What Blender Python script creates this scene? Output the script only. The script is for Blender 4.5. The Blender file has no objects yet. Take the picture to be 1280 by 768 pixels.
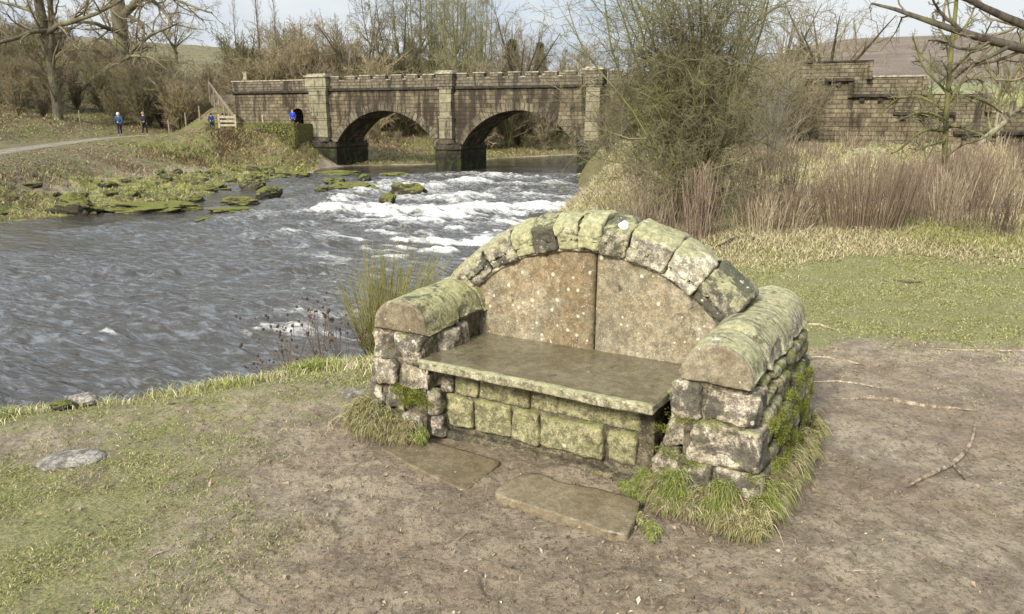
import bpy, bmesh, math, random
import numpy as np
from mathutils import Vector, Matrix

PI = math.pi
C = bpy.context.scene.collection
scene = bpy.context.scene

# ------------------------------------------------------------------ noise
def _h(ix, iy, iz, seed):
    n = (ix.astype(np.int64) * 73856093) ^ (iy.astype(np.int64) * 19349663) ^ (iz.astype(np.int64) * 83492791) ^ (seed * 2654435761 & 0x7fffffff)
    n = (n ^ (n >> 13)) * 1274126177 & 0x7fffffffffff
    n = (n ^ (n >> 16)) & 0xffff
    return n / 32767.5 - 1.0

def vnoise(P, seed=0):
    P = np.asarray(P, dtype=np.float64)
    i = np.floor(P).astype(np.int64); f = P - i
    u = f * f * f * (f * (f * 6 - 15) + 10)
    x, y, z = i[:, 0], i[:, 1], i[:, 2]
    r = 0
    for dx in (0, 1):
        wx = u[:, 0] if dx else 1 - u[:, 0]
        for dy in (0, 1):
            wy = u[:, 1] if dy else 1 - u[:, 1]
            for dz in (0, 1):
                wz = u[:, 2] if dz else 1 - u[:, 2]
                r = r + wx * wy * wz * _h(x + dx, y + dy, z + dz, seed)
    return r

def fbm(P, octaves=4, seed=0, gain=0.5, lac=2.03):
    P = np.asarray(P, dtype=np.float64); a, s, r = 1.0, 0.0, 0
    for k in range(octaves):
        r = r + a * vnoise(P, seed + k * 17); s += a; a *= gain; P = P * lac + 13.7
    return r / s

def fbm2(x, y, scale, octaves=4, seed=0, gain=0.5):
    return fbm(np.stack([x * scale, y * scale, np.zeros_like(x) + .37], 1), octaves, seed, gain)

def sstep(a, b, x):
    t = np.clip((x - a) / (b - a), 0, 1)
    return t * t * (3 - 2 * t)

# ------------------------------------------------------------------ mesh building
def np_mesh(name, V, F4=None, F3=None, mat=None, cols=None, smooth=True):
    me = bpy.data.meshes.new(name)
    V = np.asarray(V, dtype=np.float32)
    n4 = 0 if F4 is None else len(F4); n3 = 0 if F3 is None else len(F3)
    me.vertices.add(len(V)); me.vertices.foreach_set('co', V.ravel())
    loops = []
    if n4: loops.append(np.asarray(F4, dtype=np.int32).ravel())
    if n3: loops.append(np.asarray(F3, dtype=np.int32).ravel())
    L = np.concatenate(loops)
    me.loops.add(len(L)); me.loops.foreach_set('vertex_index', L)
    me.polygons.add(n4 + n3)
    tot = np.concatenate([np.full(n4, 4, np.int32), np.full(n3, 3, np.int32)])
    st = np.concatenate([[0], np.cumsum(tot)[:-1]]).astype(np.int32)
    me.polygons.foreach_set('loop_start', st)
    me.polygons.foreach_set('use_smooth', np.full(n4 + n3, smooth, dtype=bool))
    me.update(calc_edges=True)
    for cn, ca in (cols or {}).items():
        ca = np.asarray(ca, dtype=np.float32)
        if ca.shape[1] == 3: ca = np.concatenate([ca, np.ones((len(ca), 1), np.float32)], 1)
        at = me.color_attributes.new(cn, 'FLOAT_COLOR', 'POINT'); at.data.foreach_set('color', ca.ravel())
    if mat: me.materials.append(mat)
    return me

def link(name, me, parent=None):
    o = bpy.data.objects.new(name, me); C.objects.link(o)
    if parent: o.parent = parent
    return o

def tag(o, label=None, cat=None, group=None, kind=None):
    if label: o['label'] = label
    if cat: o['category'] = cat
    if group: o['group'] = group
    if kind: o['kind'] = kind
    return o

def empty(name, loc=(0, 0, 0), rz=0, label=None, cat=None, group=None):
    o = bpy.data.objects.new(name, None); C.objects.link(o)
    o.empty_display_size = .2
    o.location = loc; o.rotation_euler = (0, 0, rz)
    return tag(o, label, cat, group)

class MB:
    """collects numpy pieces into one mesh"""
    def __init__(s): s.V, s.Q, s.T, s.K, s.n = [], [], [], [], 0
    def add(s, V, Q=None, T=None, col=None):
        V = np.asarray(V, float)
        if Q is not None and len(Q): s.Q.append(np.asarray(Q) + s.n)
        if T is not None and len(T): s.T.append(np.asarray(T) + s.n)
        s.V.append(V); s.n += len(V)
        if col is not None:
            col = np.asarray(col, float)
            if col.ndim == 1: col = np.tile(col, (len(V), 1))
            s.K.append(col)
    def mesh(s, name, mat, smooth=True, colname='tint'):
        return np_mesh(name, np.concatenate(s.V), np.concatenate(s.Q) if s.Q else None,
                       np.concatenate(s.T) if s.T else None, mat,
                       {colname: np.concatenate(s.K)} if s.K else None, smooth)
    def build(s, name, mat, parent=None, smooth=True):
        return link(name, s.mesh(name, mat, smooth), parent)

def box(mb, x0, x1, y0, y1, z0, z1, jit=0, rng=None):
    V = np.array([[x, y, z] for z in (z0, z1) for y in (y0, y1) for x in (x0, x1)], float)
    if jit: V += rng.uniform(-jit, jit, V.shape)
    mb.add(V, [[0, 2, 3, 1], [4, 5, 7, 6], [0, 1, 5, 4], [2, 6, 7, 3], [0, 4, 6, 2], [1, 3, 7, 5]])

_cube = {}
def cube_grid(n):
    if n in _cube: return _cube[n]
    lin = np.linspace(-1, 1, n + 1)
    lin = np.sign(lin) * (1 - (1 - np.abs(lin)) ** 1.35)      # denser towards the edges
    A, B = np.meshgrid(lin, lin, indexing='ij'); a, b = A.ravel(), B.ravel(); one = np.ones_like(a)
    fs = [(-1, lambda: np.stack([a, b, -one], 1)), (1, lambda: np.stack([a, b, one], 1)),
          (1, lambda: np.stack([a, -one, b], 1)), (-1, lambda: np.stack([a, one, b], 1)),
          (-1, lambda: np.stack([-one, a, b], 1)), (1, lambda: np.stack([one, a, b], 1))]
    idx = np.arange((n + 1) ** 2).reshape(n + 1, n + 1)
    q = np.stack([idx[:-1, :-1], idx[1:, :-1], idx[1:, 1:], idx[:-1, 1:]], -1).reshape(-1, 4)
    V, Q = [], []
    for k, (s, f) in enumerate(fs):
        V.append(f()); Q.append((q if s > 0 else q[:, ::-1]) + k * (n + 1) ** 2)
    V = np.concatenate(V); Q = np.concatenate(Q)
    key = np.round(V * 1e5).astype(np.int64)
    _, first, inv = np.unique(key, axis=0, return_index=True, return_inverse=True)
    _cube[n] = (V[first], inv.ravel()[Q]); return _cube[n]

def stone(h, fmap, r=.02, n=14, amp=.006, freq=9.0, seed=0, pit=.002, skew=1.0):
    """rounded block of half sizes h, roughened, then placed by fmap (N,3)->(N,3)"""
    c, Q = cube_grid(n); h = np.asarray(h, float)
    rr = min(r, h.min() * .98)
    rs = np.random.default_rng(seed * 7 + 3); k1, k2, k3, k4 = rs.uniform(-.06, .06, 4) * skew
    p0 = c * h; inner = np.clip(p0, -(h - rr), h - rr); d = p0 - inner
    L = np.linalg.norm(d, axis=1, keepdims=True); nrm = d / np.maximum(L, 1e-9)
    p = inner + nrm * rr
    off = fbm(p * freq + seed * 7.13, 3, seed) * amp * 1.6 + fbm(p * freq * 5 + seed * 3.1, 3, seed + 5) * pit * 1.8
    # chipped, uneven faces
    off -= np.maximum(0, vnoise(p * freq * .7 + seed * 5.5, seed + 9) - .35) * amp * 2.2
    p = p + nrm * off[:, None]
    p = np.stack([p[:, 0] * (1 + k1 * p[:, 2] / h[2]) , p[:, 1] * (1 + k3 * p[:, 0] / h[0] + k4 * p[:, 2] / h[2]), p[:, 2] * (1 + k2 * p[:, 0] / h[0])], 1)
    return fmap(p), Q

def tube(P, R, sides=6, cap=True):
    """one tube through points P (K,3) with radii R (K)"""
    P = np.asarray(P, float); V, Q = tubes(P[None], np.asarray(R, float)[None], sides)
    return V, Q

def tubes(P, R, sides=3):
    """P (N,K,3), R (N,K) -> verts, quads for N open tubes"""
    N, K, _ = P.shape
    T = np.empty_like(P); T[:, 1:-1] = P[:, 2:] - P[:, :-2]; T[:, 0] = P[:, 1] - P[:, 0]; T[:, -1] = P[:, -1] - P[:, -2]
    T /= np.maximum(np.linalg.norm(T, axis=2, keepdims=True), 1e-9)
    ref = np.zeros((N, 1, 3)); ax = np.argmin(np.abs(T.mean(1)), axis=1); ref[np.arange(N), 0, ax] = 1
    ref = np.broadcast_to(ref, T.shape)
    A = np.cross(T, ref); A /= np.maximum(np.linalg.norm(A, axis=2, keepdims=True), 1e-9)
    B = np.cross(T, A)
    an = np.arange(sides) * 2 * PI / sides
    V = P[:, :, None, :] + R[:, :, None, None] * (A[:, :, None, :] * np.cos(an)[None, None, :, None] + B[:, :, None, :] * np.sin(an)[None, None, :, None])
    idx = np.arange(N * K * sides).reshape(N, K, sides)
    a = idx[:, :-1]; b = idx[:, 1:]
    Q = np.stack([a, np.roll(a, -1, 2), np.roll(b, -1, 2), b], -1).reshape(-1, 4)
    return V.reshape(-1, 3), Q

# ------------------------------------------------------------------ camera data
F_PX, Y_H, EYE = 950.0, 145.0, 1.6
PITCH = math.atan((384 - Y_H) / F_PX)
_F = np.array([0, math.cos(PITCH), -math.sin(PITCH)]); _U = np.array([0, math.sin(PITCH), math.cos(PITCH)]); _R = np.array([1., 0, 0])
EYEP = np.array([0, 0, EYE])
def ray(px, py): return _F * F_PX + _R * (px - 640) + _U * (384 - py)
def atz(px, py, z):
    d = ray(px, py); return EYEP + d * (z - EYE) / d[2]
def aty(px, py, Y):
    d = ray(px, py); return EYEP + d * Y / d[1]
# ------------------------------------------------------------------ materials
class NT:
    def __init__(s, name):
        s.m = bpy.data.materials.new(name); s.m.use_nodes = True; s.t = s.m.node_tree; s.t.nodes.clear()
        s.out = s.t.nodes.new('ShaderNodeOutputMaterial'); s.b = s.t.nodes.new('ShaderNodeBsdfPrincipled')
        s.t.links.new(s.b.outputs[0], s.out.inputs[0])
    def n(s, t): return s.t.nodes.new(t)
    def set(s, sock, v):
        if hasattr(v, 'default_value') and hasattr(v, 'is_output'): s.t.links.new(v, sock)
        elif isinstance(v, (tuple, list)) and len(v) == 3 and sock.type == 'RGBA': sock.default_value = (*v, 1)
        else: sock.default_value = v
    def coord(s, k='Object'):
        return s.n('ShaderNodeTexCoord').outputs[k]
    def pos(s): return s.n('ShaderNodeNewGeometry').outputs['Position']
    def scale(s, v, sc, loc=(0, 0, 0), rot=(0, 0, 0)):
        m = s.n('ShaderNodeMapping'); s.set(m.inputs[0], v); m.inputs['Scale'].default_value = sc if isinstance(sc, tuple) else (sc,) * 3
        m.inputs['Location'].default_value = loc; m.inputs['Rotation'].default_value = rot; return m.outputs[0]
    def noise(s, v, scale, detail=4, rough=.55, dist=0, lac=2):
        n = s.n('ShaderNodeTexNoise'); s.set(n.inputs['Vector'], v); n.inputs['Scale'].default_value = scale
        n.inputs['Detail'].default_value = detail; n.inputs['Roughness'].default_value = rough; n.inputs['Distortion'].default_value = dist
        return n.outputs['Fac']
    def vor(s, v, scale, feature='F1', rnd=1):
        n = s.n('ShaderNodeTexVoronoi'); n.feature = feature; s.set(n.inputs['Vector'], v); n.inputs['Scale'].default_value = scale
        n.inputs['Randomness'].default_value = rnd; return n
    def math(s, op, a, b=0.0, c=None, clamp=False):
        n = s.n('ShaderNodeMath'); n.operation = op; n.use_clamp = clamp; s.set(n.inputs[0], a); s.set(n.inputs[1], b)
        if c is not None: s.set(n.inputs[2], c)
        return n.outputs[0]
    def mr(s, v, a, b, c=0.0, d=1.0, smooth=True):
        n = s.n('ShaderNodeMapRange'); n.interpolation_type = 'SMOOTHSTEP' if smooth else 'LINEAR'
        s.set(n.inputs['Value'], v); n.inputs['From Min'].default_value = a; n.inputs['From Max'].default_value = b
        n.inputs['To Min'].default_value = c; n.inputs['To Max'].default_value = d; return n.outputs[0]
    def mix(s, f, a, b, blend='MIX'):
        n = s.n('ShaderNodeMix'); n.data_type = 'RGBA'; n.blend_type = blend; s.set(n.inputs[0], f); s.set(n.inputs[6], a); s.set(n.inputs[7], b); return n.outputs[2]
    def ramp(s, f, stops):
        n = s.n('ShaderNodeValToRGB'); s.set(n.inputs[0], f); e = n.color_ramp.elements
        while len(e) < len(stops): e.new(.5)
        for k, (p, c) in enumerate(stops): e[k].position = p; e[k].color = (*c, 1)
        return n.outputs[0]
    def attr(s, name):
        n = s.n('ShaderNodeAttribute'); n.attribute_name = name; return n
    def rgb(s, c):
        n = s.n('ShaderNodeSeparateColor'); s.set(n.inputs[0], c); return n.outputs
    def xyz(s, v):
        n = s.n('ShaderNodeSeparateXYZ'); s.set(n.inputs[0], v); return n.outputs
    def cxyz(s, x, y, z):
        n = s.n('ShaderNodeCombineXYZ'); s.set(n.inputs[0], x); s.set(n.inputs[1], y); s.set(n.inputs[2], z); return n.outputs[0]
    def rand(s): return s.n('ShaderNodeObjectInfo').outputs['Random']
    def nz(s):
        return s.xyz(s.n('ShaderNodeNewGeometry').outputs['Normal'])[2]
    def bump(s, h, dist=.01, strength=1, nrm=None):
        n = s.n('ShaderNodeBump'); s.set(n.inputs['Height'], h); n.inputs['Distance'].default_value = dist; n.inputs['Strength'].default_value = strength
        if nrm is not None: s.set(n.inputs['Normal'], nrm)
        return n.outputs[0]
    def done(s, col, rough=.85, bump=None, spec=.3, **kw):
        s.set(s.b.inputs['Base Color'], col); s.set(s.b.inputs['Roughness'], rough); s.b.inputs['Specular IOR Level'].default_value = spec
        if bump is not None: s.set(s.b.inputs['Normal'], bump)
        for k, v in kw.items(): s.set(s.b.inputs[k], v)
        return s.m

def plain(name, c, rough=.8, var=.25, sc=20, spec=.3):
    t = NT(name); f = t.noise(t.coord(), sc, 4)
    col = t.mix(t.mr(f, .3, .7), tuple(x * (1 - var) for x in c), tuple(min(1, x * (1 + var)) for x in c))
    return t.done(col, rough, t.bump(f, .004, .5), spec)

def stone_mat(name, a, b, lichen=.5, dark=.4, moss=.0, spots=.3, tone=.25, wet=0., bumpd=.006, grain=1.0, lich=(.34, .33, .16), darkc=(.045, .042, .03), bands=0, grit=1.0, mossup=0, soft=0):
    """weathered gritstone: two stone tones, yellow-green lichen, black algae, moss, white lichen discs"""
    t = NT(name); v = t.coord()
    big = t.noise(v, 3.1, 5, .6); mid = t.noise(v, 14, 6, .65); fine = t.noise(v, 90, 5, .7)
    col = t.mix(t.mr(mid, .42, .58) if not soft else t.mr(t.math('ADD', t.math('MULTIPLY', t.noise(v, 2.6, 5, .6), .6), t.math('MULTIPLY', mid, .4)), .43, .57), a, b)
    if soft > 1:
        col = t.mix(t.mr(t.noise(t.scale(v, (1, 1, .55), (2, 5, 1)), 3.4, 6, .65, .5), .50, .62, 0, .55), col, (.155, .145, .105))
        col = t.mix(t.mr(t.noise(t.scale(v, 1, (9, 5, 7)), 1.7, 3, .5), .50, .66, 0, .32), col, (.31, .225, .135))
    col = t.mix(t.math('MULTIPLY', t.mr(fine, .25, .75), .5), col, tuple(x * .45 for x in a))
    gr = t.noise(v, 24, 6, .72); k2 = t.math('MULTIPLY', t.mr(gr, .42, .58, 1 - .42 * grit, 1 + .28 * grit), t.mr(t.noise(v, 130, 3, .7), .40, .60, 1 - .32 * grit, 1 + .25 * grit)); col = t.mix(1.0, col, t.cxyz(k2, k2, k2), 'MULTIPLY')
    rnd = t.rand()
    k = t.mr(rnd, 0, 1, 1 - tone, 1 + tone, False)
    cc = t.cxyz(k, k, k); col = t.mix(1.0, col, cc, 'MULTIPLY')
    # per stone offset so neighbours never share a pattern
    off = t.math('MULTIPLY', rnd, 37.0); vo = t.n('ShaderNodeVectorMath'); vo.operation = 'ADD'; t.set(vo.inputs[0], v); t.set(vo.inputs[1], t.cxyz(off, off, off)); v2 = vo.outputs[0]
    up = t.mr(t.nz(), -.3, .8)
    ln = t.math('ADD', t.noise(v2, 6, 8, .7, .6), t.math('MULTIPLY', t.math('SUBTRACT', up, .5), .22))
    lf = t.math('MULTIPLY', t.mr(ln, .62 - .3 * lichen, .70 - .3 * lichen), .8 if lichen > 0 else 0)
    lcol = t.mix(t.mr(t.noise(v2, 38, 6, .75), .38, .62), lich, tuple(x * .5 for x in lich))
    col = t.mix(lf, col, lcol)
    dn = t.noise(t.scale(v2, 1, (3.3, 1.7, 9.1)), 5.5, 8, .72, .4)
    df = t.math('MULTIPLY', t.mr(dn, .64 - .26 * dark, .70 - .26 * dark), .8 if dark > 0 else 0)
    col = t.mix(df, col, darkc)
    if moss > 0:
        mn = t.noise(t.scale(v2, 1, (8.3, 2.7, 4.1)), 7, 8, .7, .3)
        if mossup: mn = t.math('ADD', mn, t.math('MULTIPLY', t.math('SUBTRACT', t.mr(t.nz(), .1, .95), .75), mossup))
        mf = t.mr(mn, .68 - .3 * moss, .76 - .3 * moss)
        mcol = t.mix(t.mr(t.noise(v, 60, 3), .3, .7), (.07, .085, .012), (.20, .20, .04))
        col = t.mix(mf, col, mcol)
    if spots > 0:
        vo2 = t.vor(t.scale(v2, 1), 34); wob = t.math('MULTIPLY', t.noise(v, 70, 4), .34)
        sel = t.math('GREATER_THAN', t.rgb(vo2.outputs['Color'])[0], 1 - .55 * spots)
        rr = t.math('MULTIPLY', t.math('POWER', t.rgb(vo2.outputs['Color'])[1], 3.0), .28)
        sp = t.math('LESS_THAN', t.math('ADD', vo2.outputs['Distance'], wob), t.math('ADD', rr, .27))
        sf = t.math('MULTIPLY', t.math('MULTIPLY', sel, sp), .62)
        col = t.mix(sf, col, (.60, .58, .47))
    if spots > .4:
        v3 = t.vor(t.scale(v2, 1, (3, 3, 3)), 85); s3 = t.math('MULTIPLY', t.math('GREATER_THAN', t.rgb(v3.outputs['Color'])[0], .80), t.math('LESS_THAN', t.math('ADD', v3.outputs['Distance'], t.math('MULTIPLY', t.noise(v, 160, 2), .2)), .36)); col = t.mix(t.math('MULTIPLY', s3, .5), col, (.50, .48, .37))
    if bands > 0:
        bn = t.noise(t.scale(v, (1.6, 34, 4.0)), 1.0, 6, .7, .9)
        col = t.mix(t.mr(bn, .53, .59, 0, bands), col, (.07, .062, .042))
        col = t.mix(t.mr(t.noise(t.scale(v, (1.0, 17, 2.0), (4, 4, 4)), 1.0, 5, .7, .6), .58, .66, 0, .35), col, (.42, .40, .26))
    h = t.math('ADD', t.math('ADD', t.math('MULTIPLY', mid, .8), t.math('ADD', t.math('MULTIPLY', fine, .3), t.math('MULTIPLY', gr, .5))), t.math('MULTIPLY', t.vor(v, 55).outputs['Distance'], .25))
    rough = .9
    if wet > 0:
        wf = t.mr(t.noise(v, 3.0, 3, .5), .52 - .2 * wet, .56 - .1 * wet)
        rough = t.mix(wf, (.8,) * 3, (.16,) * 3)
        col = t.mix(t.math('MULTIPLY', wf, .38), col, tuple(x * .35 for x in a))
    return t.done(col, rough, t.bump(h, bumpd * grain, .9), .35)

def leafcol_mat(name, rough=.7, spec=.25, trans=0):
    """colour from the 'tint' attribute with a little noise"""
    t = NT(name); c = t.attr('tint').outputs['Color']
    f = t.noise(t.pos(), 40, 2)
    col = t.mix(1.0, c, t.cxyz(*([t.mr(f, .3, .7, .8, 1.2)] * 3)), 'MULTIPLY')
    m = t.done(col, rough, None, spec)
    return m

def bark_mat(name, a, b, lichen=(.3, .3, .12), lf=.4, sc=6):
    t = NT(name); v = t.coord()
    s = t.noise(t.scale(v, (sc * 3, sc * 3, sc * .7)), 1, 6, .65)
    col = t.mix(t.mr(s, .35, .65), a, b)
    g = t.noise(v, sc * .35, 5, .65)
    col = t.mix(t.math('MULTIPLY', t.mr(g, .6 - .25 * lf, .75 - .25 * lf), .8 if lf > 0 else 0), col, lichen)
    r = t.mr(t.rand(), 0, 1, .8, 1.2, False); col = t.mix(1.0, col, t.cxyz(r, r, r), 'MULTIPLY')
    return t.done(col, .9, t.bump(s, .03, .7), .2)
# ------------------------------------------------------------------ lie of the land
WATER = -2.2
FARL = np.array([(-24, -6), (-20.5, 15), (-18.6, 27.5), (-17.5, 28.6), (-16.4, 30.4), (-14.7, 31.9), (-14.9, 39.5), (-14.7, 47), (-13.6, 51.6), (-14.2, 58), (-12.2, 60.2), (-6.3, 61.8), (-2.9, 69), (6.4, 78), (16, 92), (34, 112), (80, 150), (1500, 330)], float)
NEARL = np.array([(-30, -9), (-12, .6), (-3.8, 5.7), (-2.0, 6.7), (-1.5, 7.6), (-1.3, 9), (-.9, 13), (.6, 20), (2.7, 31), (4.7, 53.9), (7.5, 60), (14, 70), (30, 92), (62, 116), (110, 138), (1500, 300)], float)
PATH = np.array([(-24, 25), (-26.2, 36), (-28.2, 43), (-31, 54), (-31, 59), (-28.5, 61.5), (-25, 61), (-21.5, 60), (-18, 60.2)], float)
PATHZ = np.array([-.5, -.4, -.3, -.22, -.05, .15, .35, .46, .5])
CA = np.array([-0.438, 3.507]); CD = np.array([.8633, -.5047]); CN = np.array([.5047, .8633])     # the seat's own frame
BP = np.array([-4.61, 55.49]); BD = np.array([.9165, -.4]); BN = np.array([.4, .9165])           # the bridge's frame

def pdist(x, y, L):
    """distance to a polyline, side (+ to the left of its direction), arc parameter"""
    best = np.full(x.shape, 1e9); side = np.zeros_like(x); par = np.zeros_like(x)
    for k in range(len(L) - 1):
        a, b = L[k], L[k + 1]; d = b - a; l2 = d @ d
        t = np.clip(((x - a[0]) * d[0] + (y - a[1]) * d[1]) / l2, 0, 1)
        ex = x - a[0] - t * d[0]; ey = y - a[1] - t * d[1]; D = np.hypot(ex, ey)
        m = D < best - 1e-9
        best = np.where(m, D, best); side = np.where(m, np.sign(d[0] * ey - d[1] * ex + 1e-12), side); par = np.where(m, k + t, par)
    return best, side, par

def land(x, y, fine=True):
    x = np.asarray(x, float); y = np.asarray(y, float); shp = x.shape; x = x.ravel(); y = y.ravel()
    wob = fbm2(x, y, .35, 3, 5) * .45 + fbm2(x, y, 1.7, 3, 6) * .12
    df, s, _ = pdist(x, y, FARL); dF = df * s
    dn, s, _ = pdist(x, y, NEARL); dN = -dn * s
    wf = wob * np.clip(df / 3 + 1.2, 0, 2.2)
    # far side
    d = dF + wf
    prof = np.interp(d, [-3, -.6, 0, 1.2, 5, 8, 11, 15, 19, 30, 48, 75, 95, 200], [-.7, -.35, -.02, .18, .42, .9, 1.55, 2.0, 2.35, 4.6, 9.2, 14.5, 16.6, 18])
    red = 1 - .42 * sstep(-12, 4, x) * sstep(55, 75, y)
    zf = WATER + np.where(prof > 2, 2 + (prof - 2) * red, prof)
    rocky = sstep(.2, 1.5, d) * (1 - sstep(6, 9, d))
    zf += rocky * (np.abs(fbm2(x, y, .9, 5, 31, .6)) * .62 - .13)
    zf += sstep(9, 14, d) * fbm2(x, y, .25, 4, 40) * .35
    pd, _, pp = pdist(x, y, PATH); pz = np.interp(pp, np.arange(len(PATHZ)), PATHZ)
    w = 1 - sstep(1.2, 5.5, pd); zf = zf * (1 - w) + pz * w
    # hill keeps rising behind the path
    # near side
    d2 = dN + wob * .5 * np.clip(np.hypot(x, y) / 10, .12, 1)
    up = np.interp(d2, [-4, -1, 0, .5, 1.2, 1.8, 2.3], [-.7, -.45, 0, .95, 1.75, 2.08, 2.2])
    zn = WATER + up
    zn += sstep(2, 5, d2) * (fbm2(x, y, .22, 3, 50) * .16) * sstep(5, 12, y)
    rr = np.hypot(x, y)
    rise = sstep(40, 60, y * .917 * 1 + x * .4 - 6)
    q = np.maximum(0, (y * .917 + x * .4) - 52)
    zn += np.interp(q, [0, 40, 100, 250, 450, 620, 720, 1500], [0, 1.2, 4.2, 15, 42, 66, 78, 84]) * (.30 + .56 * sstep(.12, .44, x / np.maximum(y, 1)))
    bs = (x - BP[0]) * BD[0] + (y - BP[1]) * BD[1]; bv = (x - BP[0]) * BN[0] + (y - BP[1]) * BN[1]
    mo = np.interp(np.maximum(0, (y * .917 + x * .4) - 52), [0, 40, 100, 250, 450, 620, 720, 1500], [0, 1.2, 4.2, 15, 42, 66, 78, 84])
    mo = mo * (.30 + .56 * sstep(.12, .44, x / np.maximum(y, 1))); mw = sstep(25, 80, x); zf = zf * (1 - mw) + (mo + 1) * mw
    zf = zf + (1 - w) * 2.7 * sstep(-15.0, -19.0, bs) * sstep(-26.5, -22.5, bs) * sstep(-3.4, -.2, bv) * (1 - sstep(6, 16, bv))
    z = np.where(dN > -1.5, np.where(dF > dN, zf, zn), np.where(dF > -1.5, zf, WATER - .7))
    z = np.where((dN <= -1.5) & (dF <= -1.5), WATER - .7 + 0 * z, z)
    # bed levels meet smoothly
    bed = (dN < 0) & (dF < 0)
    z = np.where(bed, np.maximum(np.where(dF > -1.5, zf, -99), np.where(dN > -1.5, zn, -99)), z)
    z = np.where(bed & (z < -50), WATER - .75, z)
    near = 1 - sstep(14, 26, rr)
    if fine:
        n = near * sstep(1.2, 2.4, d2)
        z = z + n * (fbm2(x, y, .9, 3, 60) * .035 + fbm2(x, y, 6, 4, 61) * .017 + fbm2(x, y, 28, 3, 62) * .0075)
    if fine:
        k = np.where((rr < 7.5) & (d2 > 2.4))[0]
        if len(k):
            rp = np.random.default_rng(77); xs, ys = x[k], y[k]; dz = np.zeros(len(k))
            for q in range(150):
                cx, cy, a = rp.uniform(-2.2, 4.6), rp.uniform(1.9, 6.6), rp.normal(.5, .7); L, W_, dp = rp.uniform(.10, .15), rp.uniform(.038, .055), rp.uniform(.004, .013)
                lx = cx - CA[0]; ly = cy - CA[1]; u0 = lx * CD[0] + ly * CD[1]; v0 = lx * CN[0] + ly * CN[1]
                if -.5 < u0 < 1.75 and -.42 < v0 < 1.2: continue
                ex, ey = xs - cx, ys - cy; m = (np.abs(ex) < .3) & (np.abs(ey) < .3); ex, ey = ex[m], ey[m]
                e = np.sqrt(((ex * math.cos(a) + ey * math.sin(a)) / L) ** 2 + ((-ex * math.sin(a) + ey * math.cos(a)) / W_) ** 2)
                dz[m] += -dp * (1 - sstep(.7, 1.0, e)) + dp * .45 * np.exp(-((e - 1.15) / .16) ** 2)
            z[k] += dz
    return z.reshape(shp), dN.reshape(shp), dF.reshape(shp), pd.reshape(shp)

def zat(x, y):
    return float(land(np.array([x]), np.array([y]), False)[0][0])

def gp(px, py, lo=1.5, hi=400):
    """where the line of sight through a point of the picture meets the ground"""
    d = ray(px, py); t = np.geomspace(lo, hi, 1400) / d[1]; P = EYEP + d * t[:, None]
    z, _, _, _ = land(P[:, 0], P[:, 1], False); z = np.maximum(z, WATER)
    k = np.argmax(P[:, 2] <= z)
    return P[k] * [1, 1, 0] + [0, 0, z[k]]

def near_zone(x, y):
    """0 trodden mud .. 1 grass on the near bank"""
    n = fbm2(x, y, .8, 4, 70) * .5 + fbm2(x, y, 3.2, 4, 71) * .35
    ux = (x - CA[0]) * CD[0] + (y - CA[1]) * CD[1]; uy = (x - CA[0]) * CN[0] + (y - CA[1]) * CN[1]
    left = sstep(-.30, -1.75, x + (y - 3.0) * .10 + n * 1.2) * (.55 + .45 * sstep(-.2, .2, n + .05))
    far = sstep(4.1, 5.7, y - .10 * (x - 2) + n * 1.3)
    g = np.maximum(left * .8 + .0, far)
    edge = sstep(3.55, 4.5, y - .45 * x - 1.35 + n * .9) * sstep(0.2, -.8, x)      # long grass by the brink
    g = np.maximum(g, .72 * sstep(2.6, 3.7, y - .45 * x - 1.35 + n * 1.1) * sstep(.1, -1.1, x + n * .5))
    return np.clip(np.maximum(g, edge), 0, 1), edge, n
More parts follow.
